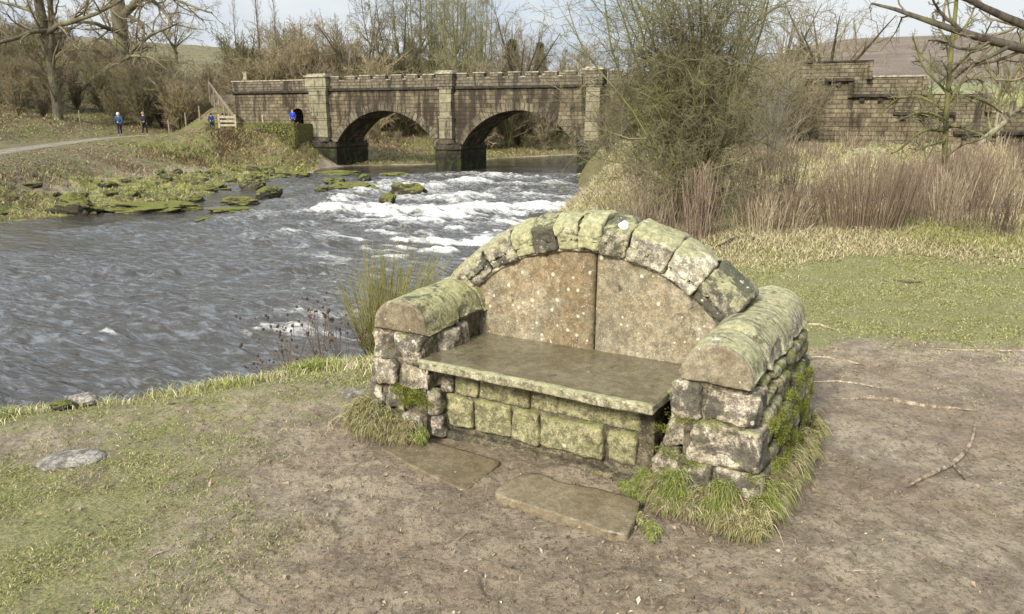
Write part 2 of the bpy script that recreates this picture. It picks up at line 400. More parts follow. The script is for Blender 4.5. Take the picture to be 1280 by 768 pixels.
# ------------------------------------------------------------------ ground sheet
def ground_mat():
    t = NT('ground'); p = t.pos()
    z1 = t.rgb(t.attr('zone').outputs['Color']); z2 = t.rgb(t.attr('zone2').outputs['Color'])
    big = t.noise(p, .9, 5, .6); mid = t.noise(p, 7, 6, .68); fine = t.noise(p, 45, 6, .7); grit = t.noise(p, 180, 4, .7)
    # trodden earth: pale dry crust over darker damp soil, crumbs and bits
    mud = t.mix(t.mr(big, .38, .62), (.345, .27, .182), (.45, .37, .262))
    mud = t.mix(t.mr(t.noise(p, 2.3, 6, .72), .48, .60, 0, .55), mud, (.16, .12, .082)); mud = t.mix(t.math('MULTIPLY', t.mr(mid, .46, .58), .6), mud, (.19, .145, .096))
    mud = t.mix(t.math('MULTIPLY', t.mr(fine, .50, .62), .62), mud, (.115, .085, .055))
    mud = t.mix(t.mr(t.noise(t.scale(p, (1, 2.2, 1), rot=(0, 0, .5)), 26, 5, .7), .54, .62, 0, .55), mud, (.42, .355, .265)); mud = t.mix(t.mr(t.noise(t.scale(p, (2.6, 1, 1), (7, 7, 7)), 14, 6, .75), .56, .63, 0, .7), mud, (.095, .07, .045))
    mud = t.mix(t.mr(t.noise(p, .75, 4, .6), .50, .60, 0, .28), mud, (.18, .13, .086))
    cr = t.vor(p, 70); mud = t.mix(t.math('MULTIPLY', t.mr(cr.outputs['Distance'], .25, .05), t.mr(t.rgb(cr.outputs['Color'])[0], .7, .8)), mud, (.34, .29, .22))
    thin = t.mix(t.mr(t.noise(p, 75, 4, .7), .40, .60), (.125, .142, .034), (.335, .33, .115))
    g = t.math('ADD', z1[0], t.math('MULTIPLY', t.math('SUBTRACT', t.noise(p, 11, 6, .7), .5), 1.1))
    col = t.mix(t.math('MULTIPLY', t.mr(g, .36, .80), .78), mud, thin)
    # straw coloured dead grass
    st = t.mix(t.mr(t.noise(t.scale(p, (1, 1, 1)), 24, 5, .7), .35, .65), (.20, .165, .085), (.37, .31, .17))
    gg = t.mix(t.mr(t.noise(p, 2.2, 5), .42, .6), (.13, .15, .035), (.27, .235, .10))
    st = t.mix(.45, st, gg)
    sf = t.math('ADD', z2[2], t.math('MULTIPLY', t.math('SUBTRACT', mid, .5), .6))
    col = t.mix(t.mr(sf, .35, .75), col, st)
    # bracken and leaf litter on the far bank
    lit = t.mix(t.mr(t.noise(p, 2.6, 6, .75), .38, .62), (.075, .056, .026), (.20, .15, .08))
    lit = t.mix(t.mr(t.noise(p, 1.1, 6, .7), .44, .62), lit, (.12, .13, .035))
    col = t.mix(z1[2], col, lit)
    mo = t.mix(t.mr(t.noise(p, 1.3, 6, .75), .36, .62), (.07, .075, .015), (.25, .235, .065))
    mo = t.mix(t.mr(t.noise(p, 1.9, 6, .75), .50, .60), mo, (.10, .078, .042))
    mo = t.mix(t.mr(t.noise(p, 5, 6, .75), .54, .64, 0, .8), mo, (.035, .03, .02))
    mf = t.math('ADD', z1[1], t.math('MULTIPLY', t.math('SUBTRACT', t.noise(p, .8, 5, .7), .5), .9))
    col = t.mix(t.mr(mf, .35, .7), col, mo)
    # far moor
    mr_ = t.mix(t.mr(t.noise(p, .03, 6, .7), .38, .62), (.105, .074, .050), (.165, .125, .082))
    fd = t.mix(t.mr(t.noise(p, .02, 3), .4, .6), (.16, .17, .06), (.23, .235, .09))
    col = t.mix(z2[1], col, t.mix(t.mr(t.xyz(p)[2], 8.5, 11.5), fd, mr_))
    col = t.mix(z2[0], col, t.mix(t.mr(t.noise(p, 2, 5), .35, .65), (.17, .145, .11), (.27, .24, .19)))
    h = t.math('ADD', t.math('MULTIPLY', fine, 1.0), t.math('MULTIPLY', grit, .35))
    bn = t.bump(h, .022, 1.0)
    rough = t.mix(t.mr(t.noise(p, 1.6, 3), .44, .56), (.5,) * 3, (.93,) * 3)
    return t.done(col, rough, bn, .3)

def build_ground():
    th_in = np.radians(np.linspace(-40, 40, 640)); lo = np.radians(np.linspace(-180, -40, 45)[:-1]); hi = np.radians(np.linspace(40, 180, 45)[1:])
    th = np.concatenate([lo, th_in, hi])
    r = np.concatenate([[.05, .6, 1.2], np.geomspace(1.75, 9, 560), np.geomspace(9, 130, 420)[1:], np.geomspace(130, 1500, 60)[1:]])
    T, Rr = np.meshgrid(th, r, indexing='ij'); x = (np.sin(T) * Rr).ravel(); y = (np.cos(T) * Rr).ravel()
    z, dN, dF, pd = land(x, y)
    g, edge, n = near_zone(x, y); rr = np.hypot(x, y)
    nearbank = sstep(.4, 1.0, dN)
    far = (dF > dN)
    grass = np.where(far, .1, g) * (1)
    farn = fbm2(x, y, .12, 3, 90)
    moss = np.where(far, sstep(-.8, -.1, dF) * (1 - sstep(3.5, 7.5, dF + farn * 4)), 0)
    moss = np.maximum(moss, np.where(far & (dF < 26), sstep(.45, .7, fbm2(x, y, .09, 3, 93)) * .5 * sstep(9, 12, dF), 0))
    # green hill pasture beyond the trees on the left
    pasture = np.where(far, sstep(34, 48, dF + farn * 8), 0)
    litter = np.where(far, sstep(4.5, 8, dF + farn * 3) * (1 - pasture * .6), 0)
    # the near bank's slope down to the water
    slope = np.where(~far, (1 - sstep(1.7, 2.3, dN)) * sstep(14, 30, y) * .8, 0); litter = np.maximum(litter, slope)
    meadow = np.where(~far, sstep(7.2, 9.5, y - .12 * x + n * 1.5) * sstep(.6, 1.6, dN), 0); meadow = np.maximum(meadow, edge * .75 * (~far))
    meadow = np.maximum(meadow, pasture * .55)
    moor = np.where(~far, sstep(60, 78, y * .917 + x * .4), sstep(30, 60, x))
    moss = moss * (1 - sstep(47, 53, y)) + 0.25 * np.where(far & (y > 50) & (dF < 9) & (dF > .3), 1, 0); litter = np.where(far & (y > 50) & (dF > .4), 1.0, litter)
    pathw = np.where(far, (1 - sstep(.55, .95, pd + fbm2(x, y, .8, 2, 91) * .2)), 0)
    zone = np.stack([grass, moss, litter], 1); zone2 = np.stack([pathw, moor, meadow], 1)
    nt, nr = len(th), len(r); idx = np.arange(nt * nr).reshape(nt, nr)
    Q = np.stack([idx[:-1, :-1], idx[:-1, 1:], idx[1:, 1:], idx[1:, :-1]], -1).reshape(-1, 4)[:, ::-1]
    Qc = np.stack([idx[-1, :-1], idx[-1, 1:], idx[0, 1:], idx[0, :-1]], -1)[:, ::-1]
    me = np_mesh('ground', np.stack([x, y, z], 1), np.concatenate([Q, Qc]), None, ground_mat(), {'zone': zone, 'zone2': zone2})
    o = link('ground', me); tag(o, 'trodden brown earth and thin grass of the river bank with rising banks and moor behind', 'ground', kind='structure')
    return o
build_ground()

# ------------------------------------------------------------------ river
def foam_field(x, y):
    dfar, sf_, _ = pdist(x, y, FARL); dfar = -dfar * sf_
    """white water: broken streaks over the rapids, a few caps below"""
    # the current runs towards the lower left
    fx, fy = .45, .89
    u = x * fx + y * fy; v = -x * fy + y * fx
    w1 = fbm(np.stack([u * .55, v * .45, 0 * u], 1), 4, 201); w2 = fbm(np.stack([u * 2.2 + w1, v * .9, 0 * u + w1 * .8], 1), 5, 202, .6)
    rapid = sstep(22, 31, y - x * .3) * (1 - sstep(47, 53, y + x * .25)) * sstep(-11.5, -6, x + (y - 40) * -.12)
    rapid2 = np.exp(-((x + 8) / 5) ** 2 - ((y - 41) / 1.6) ** 2)
    lines = np.exp(-(((y - 37 + .35 * x) / 1.1) ** 2)) + np.exp(-(((y - 43.5 + .1 * x) / 1.0) ** 2)) + .9 * np.exp(-(((y - 31 - .5 * x) / 1.2) ** 2)) * sstep(-6, -1, x)
    ridged = 1 - np.abs(w2) * 2.2
    f = rapid * (.50 * ridged + .75 * w1 + .08 + .35 * lines * sstep(-9, -3, x))
    f += rapid2 * .5 + .30 * np.exp(-((x + 7.5) / 5.5) ** 2 - ((y - 34) / 5) ** 2) * ridged
    cap = np.exp(-((x + 6.2) / 1.6) ** 2 - ((y - 12.6) / 1.7) ** 2)
    cap2 = np.exp(-((x + 3.0) / 1.6) ** 2 - ((y - 13.5) / 2.2) ** 2) * .55
    rip = fbm(np.stack([u * 2.2, v * .9, 0 * u + 4], 1), 4, 207)
    f += (cap + cap2) * sstep(.15, .5, rip) * 1.0
    mid = sstep(15, 24, y) * sstep(-9, -3, x) * (1 - sstep(30, 34, y))
    f += mid * sstep(.05, .45, rip) * .9
    trail = np.exp(-((x - (-3.2 + (y - 20) * .10)) / 3.2) ** 2) * sstep(9, 16, y) * (1 - sstep(28, 33, y)); f += trail * (.42 * ridged + .2 * w1 - .02)
    f = f * (1 - (1 - sstep(2, 6, dfar)) * (y < 34) * .9)
    return np.clip(f, 0, 1), rapid, w1, w2, u, v, dfar

def water_mat():
    t = NT('river_water'); p = t.pos(); f = t.rgb(t.attr('foam').outputs['Color'])
    s = t.scale(p, (1, 1, 1), rot=(0, 0, .46))
    n1 = t.noise(t.scale(s, (1.0, 3.6, 1)), 1.7, 4, .55, .5); n2 = t.noise(t.scale(s, (1, 3.0, 1)), 5, 4, .6, .5)
    h = t.math('ADD', n1, t.math('MULTIPLY', n2, .22))
    fo = t.math('ADD', f[0], t.math('MULTIPLY', t.math('SUBTRACT', t.noise(t.scale(s, (1, 2.6, 1)), 3.0, 8, .80), .5), 2.2))
    ff = t.math('MULTIPLY', t.math('MULTIPLY', t.mr(fo, .30, 1.35), .88), t.mr(f[0], .03, .2))
    fl = t.math('MULTIPLY', t.mr(t.noise(t.scale(s, (1, 3.4, 1)), 1.8, 8, .74, .7), .46, .64), t.math('SUBTRACT', 1.0, f[1], clamp=True)); col = t.mix(ff, t.mix(fl, (.048, .043, .034), (.125, .135, .145)), (.74, .73, .69))
    rough = t.mix(ff, (.10,) * 3, (.7,) * 3)
    m = t.done(col, rough, t.bump(t.math('MULTIPLY', h, t.mr(f[1], 0, 1, 1, .35)), .085, 1.0), .5)
    t.b.inputs['IOR'].default_value = 1.33
    return m

def build_river():
    th = np.radians(np.linspace(-46, 32, 620)); r = np.concatenate([np.geomspace(5, 60, 760), np.geomspace(60, 170, 60)[1:]])
    T, Rr = np.meshgrid(th, r, indexing='ij'); x = (np.sin(T) * Rr).ravel(); y = (np.cos(T) * Rr).ravel()
    foam, rapid, w1, w2, u, v, dfar = foam_field(x, y)
    calm = (1 - sstep(1.5, 7.0, dfar + .10 * (y - 25) + 2.5 * w1)) * (1 - sstep(38, 44, y)) + sstep(50, 54, y)
    A = .075 * (.55 + .9 * sstep(-.3, .4, w1)) * (1 - .75 * np.clip(calm, 0, 1))
    wv = fbm(np.stack([u * 1.5 + w1 * .8, v * .55, 0 * u], 1), 4, 210); wv = 1 - np.abs(wv) * 2
    wv2 = fbm(np.stack([u * 4.6, v * 1.9, 0 * u + wv * .3], 1), 3, 211)
    z = WATER + A * (wv * 1.1 + wv2 * .8) + rapid * (w1 * .22 + (1 - np.abs(w2) * 2) * .10) + foam * (.05 + .12 * (w2 + .3))
    nt, nr = len(th), len(r); idx = np.arange(nt * nr).reshape(nt, nr)
    Q = np.stack([idx[:-1, :-1], idx[:-1, 1:], idx[1:, 1:], idx[1:, :-1]], -1).reshape(-1, 4)[:, ::-1]
    o = link('river', np_mesh('river', np.stack([x, y, z], 1), Q, None, water_mat(), {'foam': np.stack([foam, np.clip(calm, 0, 1), foam], 1)}))
    tag(o, 'fast brown river with rippled grey surface and white rapids below the bridge', 'river', kind='structure')
build_river()
# ------------------------------------------------------------------ the stone sofa
M_ = {}
M_['coping'] = stone_mat('coping_stone', (.30, .265, .19), (.42, .385, .29), .55, .38, .06, .25, .14, bumpd=.008, lich=(.38, .36, .20))
M_['coping_y'] = stone_mat('coping_lichen', (.36, .34, .20), (.46, .44, .27), 1.0, .12, .05, .1, .08, lich=(.39, .375, .20))
M_['coping_d'] = stone_mat('coping_dark', (.23, .205, .145), (.36, .32, .23), .34, .84, .05, .5, .1)
M_['coping_p'] = stone_mat('coping_pale', (.34, .30, .22), (.47, .43, .33), .30, .22, .0, .35, .1)
M_['arm_cap'] = stone_mat('arm_cap', (.30, .27, .18), (.43, .40, .28), .52, .34, .05, .12, .06, bands=.6, lich=(.38, .365, .19))
M_['arm_cap_left'] = stone_mat('arm_cap_left', (.27, .24, .15), (.40, .365, .24), .62, .36, .08, .15, .06, lich=(.38, .365, .17), bumpd=.010)
M_['arm_end'] = stone_mat('arm_end', (.19, .15, .095), (.285, .24, .16), .10, .20, .10, .12, .05, soft=1, grit=.5)
M_['arm_stone'] = stone_mat('arm_stone', (.33, .28, .20), (.47, .41, .32), .14, .62, .28, .25, .14, bumpd=.012)
M_['arm_side'] = stone_mat('arm_side', (.23, .20, .13), (.36, .32, .22), .42, .58, .55, .15, .18, bumpd=.012)
M_['front'] = stone_mat('front_stone', (.235, .215, .115), (.33, .305, .165), .45, .16, .16, .12, .12, lich=(.27, .265, .115), soft=1)
M_['panel'] = stone_mat('back_panel', (.21, .155, .085), (.36, .31, .205), .24, .16, .05, .72, .10, bumpd=.005, grit=.6, lich=(.30, .27, .14), soft=2)
M_['panel2'] = stone_mat('back_panel_right', (.28, .23, .145), (.39, .345, .24), .18, .10, .03, .55, .10, bumpd=.005, grit=.6, lich=(.30, .27, .14), soft=2)
M_['seat'] = stone_mat('seat_slab', (.175, .145, .088), (.29, .25, .165), .02, .10, .0, .10, .03, wet=1.5, bumpd=.003, grit=.5, lich=(.27, .25, .14), soft=1)
M_['seat_edge'] = stone_mat('seat_edge', (.26, .24, .15), (.38, .35, .23), .55, .15, .0, .2, .03, bumpd=.004, lich=(.33, .32, .17))
M_['flag'] = stone_mat('flagstone', (.235, .185, .112), (.335, .275, .18), .0, .08, .0, .04, .08, wet=1.2, bumpd=.003, grit=.5, soft=1)
M_['joint'] = stone_mat('joint_mortar', (.13, .108, .068), (.20, .17, .11), 0, .4, .3, .05, .02, bumpd=.02)
M_['mortar'] = stone_mat('joint_earth', (.085, .07, .045), (.15, .125, .08), .10, .5, .35, .05, .05, bumpd=.02)
M_['rock'] = stone_mat('grey_rock', (.22, .20, .165), (.31, .285, .24), .0, .10, .05, .1, .1)
M_['mossrock'] = stone_mat('mossy_river_rock', (.06, .05, .032), (.12, .10, .065), .15, .75, 1.0, .02, .2, bumpd=.06, grain=1, mossup=.55)

def build_sofa():
    root = empty('stone_sofa', (CA[0], CA[1], 0), math.atan2(CD[1], CD[0]), 'large sofa of mossy stone blocks with an arched back and rolled arms', 'stone bench')
    rng = np.random.default_rng(11); sd = [100]
    def place(cx, cy, cz, rot=0, tilt=0):
        c, s = math.cos(rot), math.sin(rot); ct, stt = math.cos(tilt), math.sin(tilt)
        def f(p):
            x, y, z = p.T; x, z = x * ct + z * stt, -x * stt + z * ct
            return np.stack([cx + x * c - y * s, cy + x * s + y * c, cz + z], 1)
        return f
    def st(name, mat, h, fm, r=.03, n=16, amp=.007, freq=9, label=None, par=root, pit=.002):
        sd[0] += 1; V, Q = stone(h, fm, r, n, amp, freq, sd[0], pit)
        o = link(name, np_mesh(name, V, Q, None, M_[mat]), par)
        if label: o['label'] = label
        return o
    def blk(name, mat, x0, x1, y0, y1, z0, z1, r=.03, n=16, amp=.008, label=None, gap=.006, rot=None, freq=9):
        rot = rng.uniform(-.03, .03) if rot is None else rot
        return st(name, mat, ((x1 - x0) / 2 - gap, (y1 - y0) / 2, (z1 - z0) / 2 - gap), place((x0 + x1) / 2, (y0 + y1) / 2, (z0 + z1) / 2, rot * .5, rot), r, n, amp, freq, label)

    # seat slab: wet hollowed top, slightly ragged front edge
    c, Q = cube_grid(60)
    h = np.array([.60, .305, .024]); p0 = c * h; inner = np.clip(p0, -(h - .012), h - .012); d = p0 - inner
    nn = d / np.maximum(np.linalg.norm(d, axis=1, keepdims=True), 1e-9); p = inner + nn * .012
    p[:, :2] *= 1 + 0 * p[:, :2]
    p[:, 1] += fbm(np.stack([p[:, 0] * 7, p[:, 2] * 9, 0 * p[:, 0] + 5], 1), 4, 3) * .010 * (p[:, 1] < -.2)
    p[:, 0] += fbm(np.stack([p[:, 1] * 8, p[:, 2] * 9, 0 * p[:, 0] + 9], 1), 4, 4) * .008 * (np.abs(p[:, 0]) > .5)
    p[:, 2] += fbm(p * [3, 3, 12], 4, 7) * .004
    # right hand front corner is cut back
    k = (p[:, 0] > .5) & (p[:, 1] > -.1); p[k, 0] += .02
    V = p + [.575, .305, .426]
    seat = link('seat', np_mesh('seat', V, Q, None, M_['seat']), root)
    seat.data.materials.append(M_['seat_edge'])
    fz = V[Q].mean(1); mi = ((fz[:, 1] < .022) | (fz[:, 0] > 1.17)).astype(np.int32)
    seat.data.polygons.foreach_set('material_index', mi)
    seat['label'] = 'long seat slab with a damp brown top and a lichened front edge'

    # front wall below the seat: two courses of rounded blocks, then the kerb
    mb = MB(); box(mb, -.05, 1.12, .195, .5, -.05, .395); mb.build('wall_core', M_['joint'], root, False)
    X2 = [-.02, .115, .25, .41, .565, .73, .90, 1.04]
    for a, b, (zt) in zip([.0, .19, .405, .56, .90], [.19, .405, .56, .90, 1.05], [.228, .238, .232, .236, .225]):
        blk('front_stone', 'front', a, b - .004, .165 + rng.uniform(-.008, .008), .45, .062, zt - .002, .020, 24, .007, gap=.0015, freq=12)
    for a, b in [(-.07, .065), (.065, .215), (.215, .50), (.50, .65), (.65, 1.06)]:
        blk('front_stone', 'front' if a > -.05 else 'arm_stone', a, b - .003, .175 + rng.uniform(-.008, .008), .45, .236, .400, .016, 22, .006, gap=.0015, freq=12)
    blk('plinth', 'joint', -.02, .56, .146, .40, -.04, .040, .02, 24, .005, 'low kerb stone half sunk in the earth', rot=0)
    blk('plinth', 'joint', .565, 1.12, .143, .40, -.05, .034, .02, 24, .005, rot=.01)

    # back panels: two upright slabs under the arch
    CXU, CZ, RI, RO = .59, .012, .945, 1.128
    def panel(x0, x1, mat, s, label):
        n = 90; m = 70
        U = np.linspace(x0, x1, n); W = np.linspace(0, 1, m); A, B = np.meshgrid(U, W, indexing='ij'); a = A.ravel(); b = B.ravel()
        top = CZ + np.sqrt(np.maximum((RI + .012) ** 2 - (a - CXU) ** 2, .01)); bot = .40
        z = bot + (top - bot) * b
        edge = np.minimum(np.minimum(a - x0, x1 - a), np.maximum(top - z, 0)); y0 = .58 + .014 * (1 - sstep(0, .02, edge)) - (fbm(np.stack([a * 6, z * 6, 0 * a + s], 1), 4, s) * .007)
        y0 += (z - .45) * .02
        F = np.stack([a, y0, z], 1); Bk = np.stack([a, 0 * a + .66, z], 1)
        V = np.concatenate([F, Bk]); i = np.arange(n * m).reshape(n, m)
        q = np.stack([i[:-1, :-1], i[1:, :-1], i[1:, 1:], i[:-1, 1:]], -1).reshape(-1, 4); N = n * m
        rim = np.concatenate([i[:, 0], i[-1, 1:], i[::-1, -1][1:], i[0, ::-1][1:-1]]); rn = np.roll(rim, -1)
        qs = np.stack([rim, rim + N, rn + N, rn], -1)
        o = link('back_panel', np_mesh('back_panel', V, np.concatenate([q, q[:, ::-1] + N, qs]), None, M_[mat]), root); o['label'] = label
    panel(-.16, .633, 'panel', 3, 'left brown backrest slab speckled with white lichen')
    panel(.646, 1.262, 'panel2', 4, 'right backrest slab with a pale crack')
    # pale crack running down the right panel, a thin ridge of mineral, then a dark gap
    cr = [(905, .885), (918, .82), (925, .74), (.953, .67), (.985, .61), (1.005, .575)]
    pts = [(.918, .84), (.925, .78), (.940, .72), (.962, .67), (.985, .62), (1.0, .585)]
    V, Q = tube([[a, .5835 + (z - .45) * .02, z] for a, z in pts], [.0015, .003, .003, .003, .003, .002], 5)
    link('crack_vein', np_mesh('crack_vein', V, Q, None, plain('pale_vein', (.40, .34, .24), .9)), root)
    # masonry core behind the panels
    mb = MB(); n = 60; an = np.linspace(math.radians(38), math.radians(146), n)
    for k in range(n - 1):
        a0, a1 = an[k], an[k + 1]
        x0, x1 = CXU + (RI - .01) * math.cos(a0), CXU + (RI - .01) * math.cos(a1); z0, z1 = CZ + (RI - .01) * math.sin(a0), CZ + (RI - .01) * math.sin(a1)
        Vv = np.array([[x0, .64, -.1], [x1, .64, -.1], [x1, .64, z1], [x0, .64, z0], [x0, .93, -.1], [x1, .93, -.1], [x1, .93, z1], [x0, .93, z0]])
        mb.add(Vv, [[0, 1, 2, 3], [5, 4, 7, 6], [3, 2, 6, 7], [0, 4, 5, 1]])
    mb.build('wall_core', M_['mortar'], root, False)
    # rubble facing at the back
    zc = 0.0
    while zc < .93:
        hh = rng.uniform(.10, .15); half = math.sqrt(max(.0, RI ** 2 - (min(zc + hh, .93) - CZ) ** 2)); x = max(-.18, CXU - half)
        xe = min(1.36, CXU + half)
        while x < xe - .06:
            w = min(rng.uniform(.16, .32), xe - x)
            blk('rubble_stone', 'arm_side', x, x + w, .86, .97, zc, zc + hh, .025, 8, .006); x += w
        zc += hh

    # arched coping: rounded wedge stones
    degs = [145, 131.5, 123.5, 115.5, 105.5, 98, 90.5, 84, 76.5, 69.5, 58.5, 49.5, 39.5]
    mats = ['coping_p', 'coping', 'coping', 'coping_d', 'coping', 'coping_d', 'coping_y', 'coping_y', 'coping_d', 'coping_p', 'coping_p', 'coping_d']
    degs = [144.5, 133, 124.5, 114.5, 107, 99.5, 92.5, 85.5, 77.5, 65.5, 55.5, 44]
    mats = ['coping_p', 'coping', 'coping', 'coping_y', 'coping_d', 'coping_y', 'coping_y', 'coping_d', 'coping_p', 'coping_p', 'coping_d']
    for k in range(len(degs) - 1):
        a0, a1 = math.radians(degs[k + 1]), math.radians(degs[k]); am = (a0 + a1) / 2; half = (a1 - a0) / 2 * (RO + RI) / 2 - .0015
        jr = rng.uniform(-.006, .006); jv = rng.uniform(-.010, .006)
        def fm(p, am=am, jr=jr, jv=jv):
            s, v, c = p[:, 0], p[:, 1], p[:, 2]                     # along, depth, radial
            c2 = np.where(c > -.02, c - .055 * (v / .17) ** 2 * np.clip((c + .09) / .14, 0, 1), c)
            rad = (RI + RO) / 2 + jr + c2; ang = am + s / ((RI + RO) / 2) * (1)
            ang += (v / .17) * .012
            return np.stack([CXU - 0 + np.cos(ang) * rad, .725 + jv + v * 1.02, CZ + np.sin(ang) * rad], 1)
        o = st('coping_stone', mats[k], (half, .168, .088), fm, .016, 28, .011, 9, pit=.004)
        if k == 7:
            o['label'] = 'dark coping stone bearing one round white lichen'
            # the round lichen: an uneven crust on the stone's front shoulder
            aa = math.radians(80.3); nrm = np.array([math.cos(aa) * .62, -.78, math.sin(aa) * .62]); nrm /= np.linalg.norm(nrm)
            V0 = np.array([v.co[:] for v in o.data.vertices]); tgt = np.array([CXU + math.cos(aa) * (RO - .038), .60, CZ + math.sin(aa) * (RO - .038)])
            kk = np.argmin(np.linalg.norm(V0 - tgt, axis=1)); c0 = V0[kk]
            ring = [c0 + nrm * .004]; t1 = np.cross(nrm, [0, 0, 1]); t1 /= np.linalg.norm(t1); t2 = np.cross(nrm, t1)
            V = [c0 + nrm * .010]
            for rr_, hgt in ((.012, .009), (.022, .006), (.029, -.006)):
                for q_ in range(20):
                    w = q_ * PI / 10; r_ = rr_ * (1 + .12 * math.sin(3 * w + 1) + .06 * math.sin(7 * w)); V.append(c0 + nrm * hgt + (t1 * math.cos(w) + t2 * math.sin(w)) * r_)
            T = [[0, 1 + q_, 1 + (q_ + 1) % 20] for q_ in range(20)]; Qd = []
            for lv in range(2):
                for q_ in range(20): Qd.append([1 + lv * 20 + q_, 1 + (lv + 1) * 20 + q_, 1 + (lv + 1) * 20 + (q_ + 1) % 20, 1 + lv * 20 + (q_ + 1) % 20])
            lo = link('lichen_disc', np_mesh('lichen_disc', V, Qd, T, plain('white_lichen', (.66, .65, .58), .9, .12, 200)), o); lo['label'] = 'round white lichen on a dark coping stone'
    # thin mortar ledge between coping and panels
    mb = MB(); an = np.radians(np.linspace(43, 143, 90)); P = np.stack([CXU + np.cos(an) * (RI + .004), 0 * an + .585, CZ + np.sin(an) * (RI + .004)], 1)
    P += fbm(P * 14, 3, 77)[:, None] * .006
    V, Q = tube(P, .013 + .004 * fbm(P * 20, 2, 78), 8); mb.add(V, Q); mb.build('mortar_joint', M_['arm_stone'], root)

    # arms --------------------------------------------------------------
    def arm(side):
        if side > 0: x0, x1, yb, zc0, rise, yf = 1.248, 1.556, 1.06, .555, .065, .075
        else: x0, x1, yb, zc0, rise, yf = -.335, -.005, .72, .548, .03, .045
        w = x1 - x0
        # rolled cap: three drums butted together
        cuts = [yf, yf + .24, yf + .47, yf + .72, yb] if side > 0 else [yf, yf + .30, yf + .50, yb]
        for k in range(len(cuts) - 1):
            ya, ye = cuts[k], cuts[k + 1]; hy = (ye - ya) / 2 - .0035; jx, jz, jw = rng.uniform(-.005, .005), rng.uniform(-.008, .006), rng.uniform(.97, 1.01); ym = (ya + ye) / 2
            def fm(p, ym=ym):
                a, y, c = p[:, 0], p[:, 1], p[:, 2]
                ph = np.clip(a / (w / 2), -1, 1); Y = ym + y
                t = (Y - yf) / (yb - yf)
                zz = zc0 + rise * t
                up = (c + .085) / .17
                R_ = w / 2
                z = np.where(True, zz + up * np.maximum(1 - np.abs(ph) ** 2.25 * .97, .01) ** .46 * .167, 0)
                gro = fbm(np.stack([Y * 16, a * 3 + 3, z * 3], 1), 3, 300 + side) * .0032
                xx = jx + (x0 + x1) / 2 + a * jw * (1 + .03 * (1 - up)) + (.02 * t if side > 0 else 0)
                return np.stack([xx, Y, z + gro + jz], 1)
            o = st('arm_cap', 'arm_cap' if side > 0 else 'arm_cap_left', (w / 2, hy, .085), fm, .016, 34, .011 if k else .006, 7)
            if k == 0:
                o.data.materials.append(M_['arm_end'])
                V = np.array([v.co[:] for v in o.data.vertices]); fq = np.empty(len(o.data.polygons) * 4, np.int32); o.data.loops.foreach_get('vertex_index', fq); fc = V[fq.reshape(-1, 4)].mean(1)
                o.data.polygons.foreach_set('material_index', (fc[:, 1] < yf + .022).astype(np.int32))
                o['label'] = 'rolled cap stone with a brown half-round end' if side > 0 else 'rolled cap stone with a rough pitted end'
        # core
        mb = MB(); box(mb, x0 + .03, x1 - .03, yf + .028, yb - .04, -.1, zc0 + .03); mb.build('wall_core', M_['joint'], root, False)
        # front stones
        if side > 0:
            rows = [(.395, .548, [(1.222, 1.352), (1.357, 1.575)]), (.21, .392, [(1.175, 1.312), (1.316, 1.60)]), (.03, .207, [(1.13, 1.25), (1.255, 1.42), (1.425, 1.62)]), (-.1, .03, [(1.15, 1.38), (1.385, 1.63)])]
        else:
            rows = [(.40, .545, [(-.345, -.205), (-.20, -.03)]), (.262, .397, [(-.37, -.20), (-.185, -.0)]), (.13, .258, [(-.395, -.29), (-.285, -.14), (-.135, .03)]), (0, .127, [(-.42, -.24), (-.235, -.05), (-.045, .04)]), (-.12, 0, [(-.43, -.2), (-.19, .04)])]
        for z0, z1, xs in rows:
            for a, b in xs:
                big = .02 * (.5 - z0)
                dy = rng.uniform(-.012, .014) - big
                if side > 0 and a < 1.2: dy += .10
                if side < 0 and b > -.01 and z0 < .2: dy += .06
                blk('arm_stone', 'arm_stone', a, b, yf + dy + .005, yf + dy + .17, z0, z1, .018, 28, .019, gap=.003, freq=10)
        # long outer and inner sides
        for sx, outer in ((x1, True), (x0, False)) if side > 0 else ((x0, True), (x1, False)):
            z = -.12 if outer else .30
            top = zc0 + .0
            while z < top - .02:
                hh = min(rng.uniform(.055, .10) if side > 0 and outer else rng.uniform(.10, .15), top - z + .01)
                y = yf + .13 + rng.uniform(0, .01); ye = yb - (0 if outer else .3)
                if top - z - hh < .04: hh = top - z
                while y < ye - .03:
                    L = min(rng.uniform(.12, .30), ye - y)
                    if ye - y - L < .07: L = ye - y
                    bat = (.55 - z) * .11 + rng.uniform(-.012, .012); dirx = 1 if sx == x1 else -1
                    tt = ((y + L / 2) - yf) / (yb - yf); zz = z + rise * tt * max(0, z + .1)
                    xc = sx + dirx * (bat * (1 if outer else .1) - .045) + (.02 * tt if side > 0 else 0)
                    sd[0] += 1
                    V, Q = stone((.06, L / 2 - .003, hh / 2 - .003), place(xc, y + L / 2, zz + hh / 2, rng.uniform(-.03, .03)), .022, 10, .009, 10, sd[0])
                    link('side_stone', np_mesh('side_stone', V, Q, None, M_['arm_side' if outer or side > 0 else 'arm_stone']), root)
                    y += L
                z += hh
        # back end
        z = -.1
        while z < zc0 + rise - .03:
            hh = min(.15, zc0 + rise - z); xm = (x0 + x1) / 2 + rng.uniform(-.05, .05)
            for a, b in ((x0, xm), (xm, x1)):
                blk('side_stone', 'arm_side', a, b, yb - .12, yb + .02, z, z + hh, .025, 8, .008)
            z += hh
        return
    arm(1); arm(-1)
    # leaning slate at the far end of the right arm
    blk('side_slab', 'arm_side', 1.60, 1.635, .86, 1.10, -.05, .36, .012, 14, .006, 'thin upright slab against the arm', rot=.05)
    return root
sofa = build_sofa()

